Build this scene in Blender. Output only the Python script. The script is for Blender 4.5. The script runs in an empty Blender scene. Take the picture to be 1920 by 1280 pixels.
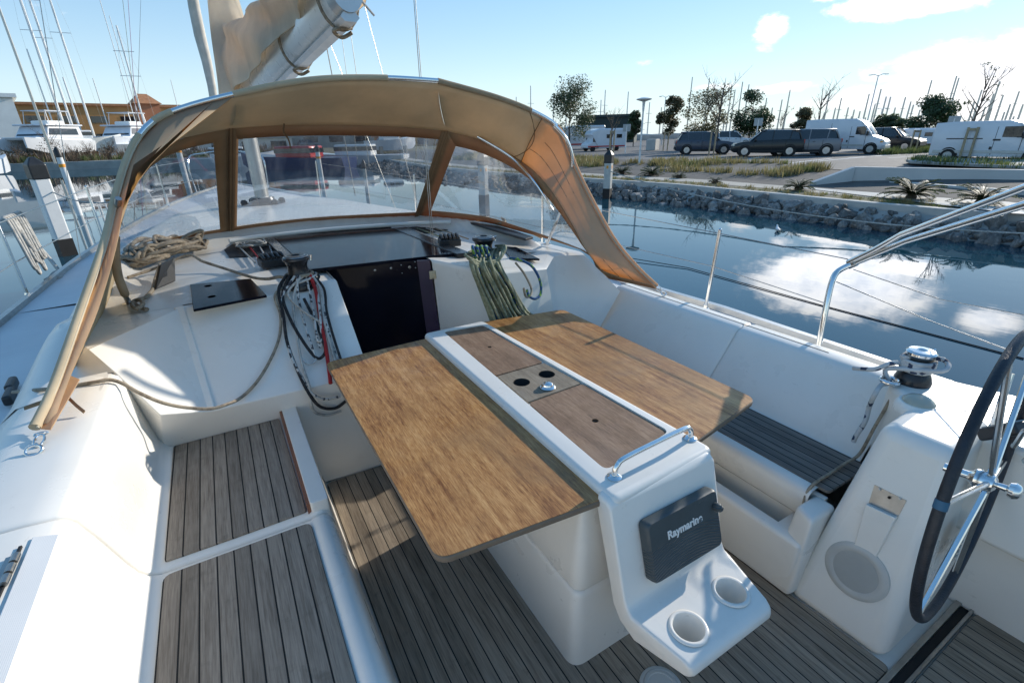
import bpy, bmesh, math, random
from mathutils import Vector, Matrix
random.seed(7)
sc = bpy.context.scene
COL = sc.collection
pi = math.pi
# ------------------------------------------------------------------ camera frame (boat axes: x starboard, y forward, z up)
FPX, CX, CY, H = 911.0, 960.0, 640.0, 1.75
_F = Vector((378-CX, 268-CY, FPX)).normalized()
_D = Vector((1000-CX, 2770-CY, FPX)).normalized()
_U = -(_D - _F*_F.dot(_D)).normalized()
_R = _F.cross(_U)
def ray(px, py):
    v = Vector((px-CX, py-CY, FPX)); return Vector((_R.dot(v), _F.dot(v), _U.dot(v)))
def Z(px, py, z): r = ray(px, py); return Vector((0,0,H)) + r*((z-H)/r.z)
def X(px, py, x): r = ray(px, py); return Vector((0,0,H)) + r*(x/r.x)
def Y(px, py, y): r = ray(px, py); return Vector((0,0,H)) + r*(y/r.y)
cam = bpy.data.cameras.new('camera'); cam.sensor_width = 36; cam.lens = FPX/1920*36
cam.clip_start = .05; cam.clip_end = 4000
co = bpy.data.objects.new('camera', cam); COL.objects.link(co)
rt = Vector((_R.x, _F.x, _U.x)); dn = Vector((_R.y, _F.y, _U.y)); fw = Vector((_R.z, _F.z, _U.z))
co.matrix_world = Matrix(((rt.x,-dn.x,-fw.x,0),(rt.y,-dn.y,-fw.y,0),(rt.z,-dn.z,-fw.z,H),(0,0,0,1)))
sc.camera = co
sc.render.resolution_x = 1024; sc.render.resolution_y = 682

# ------------------------------------------------------------------ materials
def nm(name):
    m = bpy.data.materials.new(name); m.use_nodes = True
    nt = m.node_tree; b = nt.nodes['Principled BSDF']; return m, nt, b
def nd(nt, t, **k):
    n = nt.nodes.new(t)
    for a, v in k.items():
        if a.startswith('i_'): n.inputs[a[2:].replace('_',' ')].default_value = v
        else: setattr(n, a, v)
    return n
def lk(nt, a, b): nt.links.new(a, b)
def coords(nt, scale=(1,1,1), kind='Object', rot=(0,0,0)):
    t = nd(nt, 'ShaderNodeTexCoord'); mp = nd(nt, 'ShaderNodeMapping')
    mp.inputs['Scale'].default_value = scale; mp.inputs['Rotation'].default_value = rot
    lk(nt, t.outputs[kind], mp.inputs['Vector']); return mp.outputs['Vector']
def noise(nt, vec, scale, detail=4, rough=.55, dist=0):
    n = nd(nt, 'ShaderNodeTexNoise'); n.inputs['Scale'].default_value = scale
    n.inputs['Detail'].default_value = detail; n.inputs['Roughness'].default_value = rough; n.inputs['Distortion'].default_value = dist
    lk(nt, vec, n.inputs['Vector']); return n.outputs['Fac']
def ramp(nt, fac, stops):
    r = nd(nt, 'ShaderNodeValToRGB'); e = r.color_ramp.elements
    while len(e) < len(stops): e.new(.5)
    for i, (p, c) in enumerate(stops):
        e[i].position = p; e[i].color = (c[0], c[1], c[2], 1) if not isinstance(c, (int, float)) else (c, c, c, 1)
    lk(nt, fac, r.inputs['Fac']); return r.outputs['Color']
def mixc(nt, fac, a, b, mode='MIX'):
    m = nd(nt, 'ShaderNodeMix', data_type='RGBA', blend_type=mode)
    if isinstance(fac, (int, float)): m.inputs[0].default_value = fac
    else: lk(nt, fac, m.inputs[0])
    for i, v in ((6, a), (7, b)):
        if isinstance(v, tuple): m.inputs[i].default_value = (v[0], v[1], v[2], 1)
        else: lk(nt, v, m.inputs[i])
    return m.outputs[2]
def mth(nt, op, a, b=0.0, c=None, clamp=False):
    m = nd(nt, 'ShaderNodeMath', operation=op, use_clamp=clamp)
    for i, v in enumerate((a, b) if c is None else (a, b, c)):
        if isinstance(v, (int, float)): m.inputs[i].default_value = v
        else: lk(nt, v, m.inputs[i])
    return m.outputs[0]
def bump(nt, b, h, strength=.3, dist=.01):
    n = nd(nt, 'ShaderNodeBump'); n.inputs['Strength'].default_value = strength; n.inputs['Distance'].default_value = dist
    lk(nt, h, n.inputs['Height']); lk(nt, n.outputs['Normal'], b.inputs['Normal'])
def simple(name, col, rough=.5, metal=0, var=.12, vs=6, spec=.5, bmp=0, bs=60, coat=0):
    m, nt, b = nm(name)
    v = coords(nt); f = noise(nt, v, vs, 5)
    c2 = tuple(min(1, c*(1+var)) for c in col); c1 = tuple(c*(1-var) for c in col)
    lk(nt, ramp(nt, f, [(.3, c1), (.7, c2)]), b.inputs['Base Color'])
    rr = nd(nt, 'ShaderNodeMapRange'); rr.inputs['To Min'].default_value = max(0, rough-.08); rr.inputs['To Max'].default_value = min(1, rough+.1)
    lk(nt, noise(nt, v, vs*3, 3), rr.inputs['Value']); lk(nt, rr.outputs[0], b.inputs['Roughness'])
    b.inputs['Metallic'].default_value = metal; b.inputs['Specular IOR Level'].default_value = spec
    if coat: b.inputs['Coat Weight'].default_value = coat; b.inputs['Coat Roughness'].default_value = .05
    if bmp: bump(nt, b, noise(nt, v, bs, 4), bmp, .01)
    return m
M = {}
# gelcoat: off-white, faint dirt, softly glossy
m, nt, b = nm('gelcoat'); v = coords(nt)
base = ramp(nt, noise(nt, v, 1.7, 6), [(.3, (.745,.708,.645)), (.62, (.81,.775,.712))])
g = ramp(nt, noise(nt, v, 9, 8, .7), [(.56, 0.0), (.8, .22)])
lk(nt, mixc(nt, g, base, (.58,.545,.48)), b.inputs['Base Color'])
b.inputs['Roughness'].default_value = .32; b.inputs['Specular IOR Level'].default_value = .45
lk(nt, ramp(nt, noise(nt, v, 5, 5), [(.3, .24), (.75, .42)]), b.inputs['Roughness'])
bump(nt, b, noise(nt, v, 3.2, 2), .05, .02)
v2 = coords(nt, (1,.35,1)); sc2 = ramp(nt, noise(nt, v2, 38, 6, .7), [(.63, 0.0), (.70, 1.0)]); sc3 = ramp(nt, noise(nt, v, 3.1, 3), [(.5, 0.0), (.62, .5)])
old = b.inputs['Base Color'].links[0].from_socket; lk(nt, mixc(nt, mth(nt, 'MULTIPLY', sc2, sc3), old, (.42,.38,.31)), b.inputs['Base Color'])
M['gel'] = m
# moulded nonskid deck
m, nt, b = nm('nonskid_deck'); v = coords(nt)
lk(nt, ramp(nt, noise(nt, v, 2.3, 6), [(.3, (.60,.61,.62)), (.7, (.70,.71,.71))]), b.inputs['Base Color']); b.inputs['Roughness'].default_value = .6
bump(nt, b, noise(nt, v, 260, 2), .25, .004); M['nonskid'] = m
def teak(name, pitch, c_lo, c_hi, caulk=(.012,.012,.012), x0=0., cw=.10, wear=(.30,.26,.21)):
    m, nt, b = nm(name); tc = nd(nt, 'ShaderNodeTexCoord'); sp = nd(nt, 'ShaderNodeSeparateXYZ'); lk(nt, tc.outputs['Object'], sp.inputs[0])
    u = mth(nt, 'DIVIDE', mth(nt, 'SUBTRACT', sp.outputs['X'], x0), pitch)
    fr = mth(nt, 'FRACT', u); idx = mth(nt, 'FLOOR', u)
    wn = nd(nt, 'ShaderNodeTexWhiteNoise', noise_dimensions='1D'); lk(nt, idx, wn.inputs['W'])
    cb = nd(nt, 'ShaderNodeCombineXYZ'); lk(nt, mth(nt, 'MULTIPLY', sp.outputs['X'], 1.0), cb.inputs['X'])
    lk(nt, mth(nt, 'ADD', mth(nt, 'MULTIPLY', sp.outputs['Y'], .045), mth(nt, 'MULTIPLY', idx, 3.1)), cb.inputs['Y']); lk(nt, sp.outputs['Z'], cb.inputs['Z'])
    grain = noise(nt, cb.outputs[0], 210, 5, .62)
    g2 = noise(nt, cb.outputs[0], 46, 4, .6, .6)
    gg = mth(nt, 'ADD', mth(nt, 'MULTIPLY', grain, .55), mth(nt, 'MULTIPLY', g2, .45))
    colr = ramp(nt, gg, [(.36, c_lo), (.64, c_hi)])
    tone = nd(nt, 'ShaderNodeMapRange'); tone.inputs['To Min'].default_value = .80; tone.inputs['To Max'].default_value = 1.16; lk(nt, wn.outputs['Value'], tone.inputs['Value'])
    hs = nd(nt, 'ShaderNodeHueSaturation'); lk(nt, colr, hs.inputs['Color']); lk(nt, tone.outputs[0], hs.inputs['Value'])
    st = ramp(nt, noise(nt, tc.outputs['Object'], 4.5, 6, .6), [(.50, 0.0), (.72, .45)])
    c3 = mixc(nt, st, hs.outputs[0], wear)
    dk = ramp(nt, noise(nt, tc.outputs['Object'], 13, 5, .6), [(.60, 0.0), (.78, .5)])
    c3 = mixc(nt, dk, c3, tuple(q*.55 for q in c_lo))
    line = mth(nt, 'LESS_THAN', fr, cw)
    lk(nt, mixc(nt, line, c3, caulk), b.inputs['Base Color'])
    b.inputs['Roughness'].default_value = .72; b.inputs['Specular IOR Level'].default_value = .3
    hgt = mth(nt, 'SUBTRACT', mth(nt, 'MULTIPLY', grain, .5), mth(nt, 'MULTIPLY', line, .55))
    bump(nt, b, hgt, .55, .0016); return m
M['sole'] = teak('weathered_teak_sole', .0505, (.17,.132,.098), (.37,.305,.232), x0=.193, cw=.085)
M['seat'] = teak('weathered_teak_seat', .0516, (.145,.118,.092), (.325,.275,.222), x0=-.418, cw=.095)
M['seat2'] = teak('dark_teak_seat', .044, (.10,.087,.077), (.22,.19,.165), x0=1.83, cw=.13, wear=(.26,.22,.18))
def varnish(name, lo, mid, hi, ax='Y', rough=.38, sc1=(26,1.1,10), mott=.6):
    m, nt, b = nm(name); v = coords(nt, sc1 if ax == 'Y' else (sc1[1], sc1[0], sc1[2])); v0 = coords(nt)
    g1 = noise(nt, v, 2.2, 6, .62, .35); g2 = noise(nt, v, 9, 6, .66)
    fine = noise(nt, coords(nt, (340,26,90)), 1, 3, .6)
    gg = mth(nt, 'ADD', mth(nt, 'ADD', mth(nt, 'MULTIPLY', g1, .26), mth(nt, 'MULTIPLY', g2, .20)), mth(nt, 'ADD', mth(nt, 'MULTIPLY', fine, .26), mth(nt, 'MULTIPLY', noise(nt, coords(nt, (9, 2.0, 4)), 1.6, 7, .7), .28)))
    c = ramp(nt, gg, [(.42, lo), (.50, mid), (.585, hi)])
    blot = ramp(nt, noise(nt, v0, 5.5, 7, .68), [(.50, 0.0), (.70, mott)])
    c = mixc(nt, blot, c, tuple(q*.62 for q in mid))
    bl2 = ramp(nt, noise(nt, v0, 17, 6, .7), [(.62, 0.0), (.76, .5)])
    c = mixc(nt, bl2, c, (lo[0]*.6, lo[1]*.62, lo[2]*.7))
    bl3 = ramp(nt, noise(nt, v0, 2.3, 5, .6), [(.5, 0.0), (.68, .55)])
    c = mixc(nt, bl3, c, (mid[0]*.66, mid[1]*.78, mid[2]*1.05))
    lk(nt, c, b.inputs['Base Color']); b.inputs['Roughness'].default_value = rough
    lk(nt, ramp(nt, noise(nt, v0, 11, 5), [(.3, rough-.08), (.7, rough+.2)]), b.inputs['Roughness'])
    bump(nt, b, mth(nt, 'ADD', g2, fine), .3, .001); return m
M['leaf'] = varnish('oiled_teak_table', (.17,.060,.014), (.385,.18,.055), (.57,.315,.12), mott=.42)
M['panel'] = varnish('worn_teak_panel', (.125,.072,.040), (.225,.132,.078), (.31,.20,.125), rough=.6)
M['panelg'] = varnish('greyed_teak_panel', (.14,.11,.078), (.225,.18,.128), (.30,.25,.185), rough=.6)
M['edgewood'] = simple('wood_edge', (.16,.12,.085), .6, vs=20)
M['trimwood'] = simple('reddish_wood_trim', (.22,.085,.045), .5, vs=25)
M['steel'] = simple('polished_stainless', (.78,.78,.77), .13, 1, .04, 12)
M['steeld'] = simple('dull_stainless', (.42,.41,.39), .33, 1, .15, 20)
M['alu'] = simple('anodised_aluminium', (.60,.60,.59), .38, .75, .1, 5)
M['white'] = simple('painted_white_spar', (.74,.74,.73), .28, 0, .05, 4)
M['black'] = simple('black_plastic', (.018,.019,.021), .42, 0, .25, 10)
M['blackm'] = simple('black_anodised', (.03,.031,.034), .28, .4, .25, 10)
M['rubber'] = simple('black_rubber', (.02,.02,.02), .8, 0, .2, 20)
M['leather'] = simple('stitched_black_leather', (.012,.015,.022), .48, 0, .35, 30, bmp=.25, bs=180)
M['acryl'] = simple('smoked_acrylic', (.004,.005,.011), .12, 0, .2, 4, spec=.12)
M['dark'] = simple('dark_interior', (.010,.009,.009), .6, 0, .3, 5)
M['purple'] = simple('dark_purple_acrylic_edge', (.022,.012,.045), .3, 0, .2, 5)
M['cover'] = simple('charcoal_instrument_cover', (.055,.068,.072), .5, 0, .15, 9)
nt = M['cover'].node_tree; b = nt.nodes['Principled BSDF']
tc = nd(nt, 'ShaderNodeTexCoord'); sp = nd(nt, 'ShaderNodeSeparateXYZ'); lk(nt, tc.outputs['Object'], sp.inputs[0])
wv = mth(nt, 'SINE', mth(nt, 'ADD', mth(nt, 'MULTIPLY', sp.outputs['Z'], 640), mth(nt, 'MULTIPLY', mth(nt, 'MULTIPLY', sp.outputs['X'], sp.outputs['X']), 900)))
wv = mth(nt, 'MULTIPLY', wv, mth(nt, 'LESS_THAN', sp.outputs['Z'], .012)); bump(nt, b, wv, .9, .0016)
M['grey'] = simple('light_grey_plastic', (.50,.49,.455), .5, 0, .08, 8)
M['greysp'] = simple('grey_speaker_grille', (.42,.42,.395), .7, 0, .06, 8, bmp=.4, bs=900)
M['cream'] = simple('yellowed_plastic', (.62,.50,.32), .45, 0, .1, 12)
m, nt, b = nm('lamp_lens'); b.inputs['Base Color'].default_value = (.72,.74,.62,1); b.inputs['Roughness'].default_value = .12; b.inputs['Transmission Weight'].default_value = .5; M['lens'] = m
M['ribbed'] = simple('grey_ribbed_pad', (.70,.69,.67), .55, 0, .04, 6)
nt = M['ribbed'].node_tree; b = nt.nodes['Principled BSDF']; tc = nd(nt, 'ShaderNodeTexCoord'); sp = nd(nt, 'ShaderNodeSeparateXYZ'); lk(nt, tc.outputs['Object'], sp.inputs[0])
bump(nt, b, mth(nt, 'SINE', mth(nt, 'MULTIPLY', sp.outputs['X'], 2000)), .2, .0004)
# canvas: woven, lets sun through
def canvas(name, d, t, f, bs=.012, fold=(2,7,5)):
    m = bpy.data.materials.new(name); m.use_nodes = True; nt = m.node_tree; nt.nodes.clear()
    out = nd(nt, 'ShaderNodeOutputMaterial'); di = nd(nt, 'ShaderNodeBsdfDiffuse'); tr = nd(nt, 'ShaderNodeBsdfTranslucent'); mx = nd(nt, 'ShaderNodeMixShader')
    v = coords(nt); n1 = noise(nt, v, 3, 6, .6)
    lk(nt, ramp(nt, n1, [(.3, tuple(q*.85 for q in d)), (.7, tuple(q*1.1 for q in d))]), di.inputs['Color'])
    lk(nt, ramp(nt, n1, [(.3, tuple(q*.8 for q in t)), (.7, t)]), tr.inputs['Color'])
    mx.inputs[0].default_value = f
    bp = nd(nt, 'ShaderNodeBump'); bp.inputs['Strength'].default_value = .5; bp.inputs['Distance'].default_value = bs
    lk(nt, mth(nt, 'ADD', noise(nt, coords(nt, fold), 1.4, 3), mth(nt, 'MULTIPLY', noise(nt, v, 500, 1), .03)), bp.inputs['Height'])
    lk(nt, bp.outputs[0], di.inputs['Normal'])
    lk(nt, di.outputs[0], mx.inputs[1]); lk(nt, tr.outputs[0], mx.inputs[2]); lk(nt, mx.outputs[0], out.inputs[0]); return m
M['canvas'] = canvas('tan_acrylic_canvas', (.60,.49,.34), (.98,.56,.19), .46, .005)
M['canvasroof'] = canvas('lined_tan_canvas', (.66,.54,.37), (.85,.60,.32), .26)
M['canvasband'] = canvas('doubled_tan_canvas', (.36,.25,.15), (.62,.25,.07), .25)
M['sailcover'] = canvas('beige_sail_cover', (.86,.76,.62), (.98,.85,.69), .58, .09, (3,2.2,4))
M['piping'] = simple('pale_piping', (.50,.42,.30), .7)
M['seam'] = simple('dark_stitched_seam', (.16,.085,.035), .8)
M['sailuv'] = simple('cream_furled_sail', (.62,.57,.50), .75, 0, .12, 9)
# clear vinyl
m = bpy.data.materials.new('clear_vinyl'); m.use_nodes = True; nt = m.node_tree; nt.nodes.clear()
out = nd(nt, 'ShaderNodeOutputMaterial'); tp = nd(nt, 'ShaderNodeBsdfTransparent'); tp.inputs[0].default_value = (.93,.94,.95,1)
df = nd(nt, 'ShaderNodeBsdfDiffuse'); df.inputs[0].default_value = (.75,.78,.82,1); tl = nd(nt, 'ShaderNodeBsdfTranslucent'); tl.inputs[0].default_value = (.75,.78,.82,1)
gl = nd(nt, 'ShaderNodeBsdfGlossy'); gl.inputs['Roughness'].default_value = .06; gl.inputs[0].default_value = (1,1,1,1)
v = coords(nt, (1, 1, 1), rot=(0, .6, 0)); st = noise(nt, coords(nt, (9, 1.2, 1.3), rot=(0, .75, 0)), 1.6, 5, .65)
bp = nd(nt, 'ShaderNodeBump'); bp.inputs['Strength'].default_value = .2; bp.inputs['Distance'].default_value = .01
lk(nt, noise(nt, coords(nt, (1, 1, 3)), 3, 3), bp.inputs['Height']); lk(nt, bp.outputs[0], gl.inputs['Normal'])
m1 = nd(nt, 'ShaderNodeMixShader'); lk(nt, df.outputs[0], m1.inputs[1]); lk(nt, tl.outputs[0], m1.inputs[2]); m1.inputs[0].default_value = .5
m2 = nd(nt, 'ShaderNodeMixShader'); lk(nt, ramp(nt, st, [(.42, .05), (.76, .24)]), m2.inputs[0]); lk(nt, tp.outputs[0], m2.inputs[1]); lk(nt, m1.outputs[0], m2.inputs[2])
m3 = nd(nt, 'ShaderNodeMixShader'); fz = nd(nt, 'ShaderNodeFresnel'); fz.inputs[0].default_value = 1.35
lk(nt, mth(nt, 'MULTIPLY', fz.outputs[0], .38), m3.inputs[0]); lk(nt, m2.outputs[0], m3.inputs[1]); lk(nt, gl.outputs[0], m3.inputs[2]); lk(nt, m3.outputs[0], out.inputs[0]); M['vinyl'] = m
def rope(name, c1, c2, f=.5, scale=120):
    m, nt, b = nm(name); v = coords(nt)
    vo = nd(nt, 'ShaderNodeTexVoronoi'); vo.inputs['Scale'].default_value = scale*.55; lk(nt, v, vo.inputs['Vector'])
    fc = mth(nt, 'GREATER_THAN', vo.outputs['Color'], 1-f)
    c = mixc(nt, fc, c1, c2); dirt = ramp(nt, noise(nt, v, 12, 4), [(.35, .72), (.7, 1.08)])
    lk(nt, mixc(nt, 1.0, c, dirt, 'MULTIPLY'), b.inputs['Base Color']); b.inputs['Roughness'].default_value = .85
    bump(nt, b, noise(nt, v, 330, 2), .7, .003); return m
M['r_tan'] = rope('tan_rope', (.36,.295,.215), (.27,.21,.15), .35)
M['r_black'] = rope('black_rope', (.018,.018,.020), (.04,.04,.04), .3)
M['r_fleck'] = rope('black_flecked_white_rope', (.55,.54,.51), (.05,.05,.06), .34)
M['r_white'] = rope('greyish_white_rope', (.50,.48,.44), (.40,.38,.34), .3)
M['r_red'] = rope('red_rope', (.38,.018,.02), (.25,.012,.015), .3)
M['r_green'] = rope('faded_green_rope', (.27,.285,.19), (.20,.22,.14), .4)
M['r_blue'] = rope('blue_green_flecked_rope', (.02,.09,.22), (.22,.40,.06), .35)
M['r_bluew'] = rope('blue_flecked_white_rope', (.55,.56,.56), (.04,.06,.11), .26, 90)
# outdoors
m, nt, b = nm('harbour_water'); v = coords(nt)
b.inputs['Base Color'].default_value = (.008,.050,.075,1); b.inputs['Roughness'].default_value = .015; b.inputs['IOR'].default_value = 1.33; b.inputs['Specular IOR Level'].default_value = .9
a1 = noise(nt, coords(nt, (1, 1, 1)), .55, 3, .5); a2 = noise(nt, coords(nt, (1.6, 1, 1)), 3.2, 3, .55, .4)
msk = ramp(nt, noise(nt, v, .16, 3), [(.42, .25), (.6, 1.0)])
hh = mth(nt, 'ADD', mth(nt, 'MULTIPLY', a1, .5), mth(nt, 'MULTIPLY', mth(nt, 'MULTIPLY', a2, .14), msk))
bump(nt, b, hh, .10, .05); M['water'] = m
M['asphalt'] = simple('asphalt', (.12,.115,.112), .85, 0, .2, 1.3, bmp=.3, bs=40)
M['conc'] = simple('pale_concrete', (.46,.45,.42), .8, 0, .14, 1.5, bmp=.15, bs=25)
M['conc2'] = simple('grey_concrete', (.33,.33,.31), .85, 0, .18, 1.2, bmp=.2, bs=20)
M['path'] = simple('sandy_path', (.42,.38,.32), .9, 0, .15, 1.6, bmp=.3, bs=14)
M['whitewall'] = simple('painted_concrete_wall', (.50,.51,.50), .75, 0, .09, .9)
M['line'] = simple('road_marking', (.62,.61,.58), .7, 0, .15, 5)
m, nt, b = nm('dry_grass_ground'); v = coords(nt)
g1 = ramp(nt, noise(nt, v, .6, 6, .65), [(.36, (.13,.125,.11)), (.5, (.20,.17,.085)), (.66, (.12,.125,.045))])
lk(nt, mixc(nt, ramp(nt, noise(nt, v, 7, 5), [(.45, 0.0), (.65, .7)]), g1, (.20,.17,.12)), b.inputs['Base Color']); b.inputs['Roughness'].default_value = .95
bump(nt, b, noise(nt, v, 9, 5), .7, .08); M['ground'] = m
M['soil'] = simple('gravel_slope', (.085,.08,.074), .95, 0, .25, 2.5, bmp=.5, bs=22)
m, nt, b = nm('riprap_rock'); v = coords(nt); oi = nd(nt, 'ShaderNodeObjectInfo')
c = ramp(nt, noise(nt, v, 2.6, 7, .65), [(.3, (.11,.108,.105)), (.52, (.215,.21,.20)), (.74, (.42,.40,.37))])
hs = nd(nt, 'ShaderNodeHueSaturation'); lk(nt, c, hs.inputs['Color']); mr = nd(nt, 'ShaderNodeMapRange'); mr.inputs['To Min'].default_value = .6; mr.inputs['To Max'].default_value = 1.25; lk(nt, oi.outputs['Random'], mr.inputs['Value']); lk(nt, mr.outputs[0], hs.inputs['Value'])
lk(nt, hs.outputs[0], b.inputs['Base Color']); b.inputs['Roughness'].default_value = .85; bump(nt, b, noise(nt, v, 8, 6), .8, .04); M['rock'] = m
def leafm(name, c, t=.35):
    m = bpy.data.materials.new(name); m.use_nodes = True; nt = m.node_tree; nt.nodes.clear()
    out = nd(nt, 'ShaderNodeOutputMaterial'); di = nd(nt, 'ShaderNodeBsdfPrincipled'); tr = nd(nt, 'ShaderNodeBsdfTranslucent'); mx = nd(nt, 'ShaderNodeMixShader'); mx.inputs[0].default_value = t
    v = coords(nt); n1 = noise(nt, v, 3.5, 3)
    cc = ramp(nt, n1, [(.3, tuple(q*.6 for q in c)), (.7, tuple(q*1.35 for q in c))]); lk(nt, cc, di.inputs['Base Color']); di.inputs['Roughness'].default_value = .55
    lk(nt, cc, tr.inputs['Color']); lk(nt, di.outputs[0], mx.inputs[1]); lk(nt, tr.outputs[0], mx.inputs[2]); lk(nt, mx.outputs[0], out.inputs[0]); return m
M['leafg'] = leafm('olive_foliage', (.095,.125,.055), .45); M['leafo'] = leafm('yellowing_foliage', (.18,.165,.07), .45); M['leafd'] = leafm('dark_foliage', (.065,.10,.038), .4)
M['leafb'] = leafm('brown_dry_foliage', (.15,.13,.06), .45); M['cyc'] = leafm('cycad_frond', (.065,.09,.022)); M['grass'] = leafm('dry_grass_blades', (.26,.22,.095)); M['grassg'] = leafm('green_grass_blades', (.13,.16,.05))
M['bark'] = simple('bark', (.12,.09,.07), .9, 0, .3, 8); M['stake'] = simple('timber_stake', (.34,.27,.17), .8, 0, .2, 6)
def paint(name, c, metal=.3): return simple(name, c, .3, metal*.5, .05, 1.5, coat=.3, spec=.35)
M['p_slate'] = paint('slate_blue_car_paint', (.05,.062,.09)); M['p_dark'] = paint('dark_green_grey_car_paint', (.012,.016,.019)); M['p_grey'] = paint('grey_car_paint', (.19,.195,.21))
M['p_black'] = paint('black_car_paint', (.012,.012,.014)); M['p_white'] = paint('white_van_paint', (.66,.68,.71), 0); M['p_red'] = paint('red_paint', (.5,.03,.03), 0)
M['glass'] = simple('dark_car_glass', (.018,.022,.026), .05, 0, .2, 2, spec=.9); M['tyre'] = simple('tyre', (.02,.02,.02), .9, 0, .2, 9); M['rim'] = simple('alloy_rim', (.5,.5,.5), .3, .8, .1, 8)
M['taill'] = simple('red_lamp', (.35,.02,.02), .2); M['headl'] = simple('clear_lamp', (.6,.58,.5), .1); M['orange'] = simple('orange_band', (.85,.33,.03), .5)
M['o_wall'] = simple('ochre_render', (.48,.24,.09), .9, 0, .12, .5); M['o_roof'] = simple('terracotta_tiles', (.42,.19,.09), .9, 0, .2, 2); M['terra'] = simple('pink_terracotta_render', (.42,.17,.09), .9, 0, .1, .5)
M['bluehull'] = paint('navy_hull_paint', (.02,.045,.14), 0); M['darkgreen'] = simple('dark_green_cladding', (.018,.035,.035), .6); M['shedw'] = simple('white_sheeting', (.80,.80,.77), .6, 0, .06, 1)
M['scrub'] = leafm('brown_scrub', (.13,.09,.06)); M['gullw'] = simple('white_feathers', (.75,.75,.74), .8); M['sign'] = simple('grey_sign', (.4,.42,.42), .5); M['sticker'] = simple('white_sticker', (.78,.79,.8), .5); M['ink'] = simple('dark_lettering', (.03,.045,.09), .5); M['letter'] = simple('white_lettering', (.72,.72,.70), .5)

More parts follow.
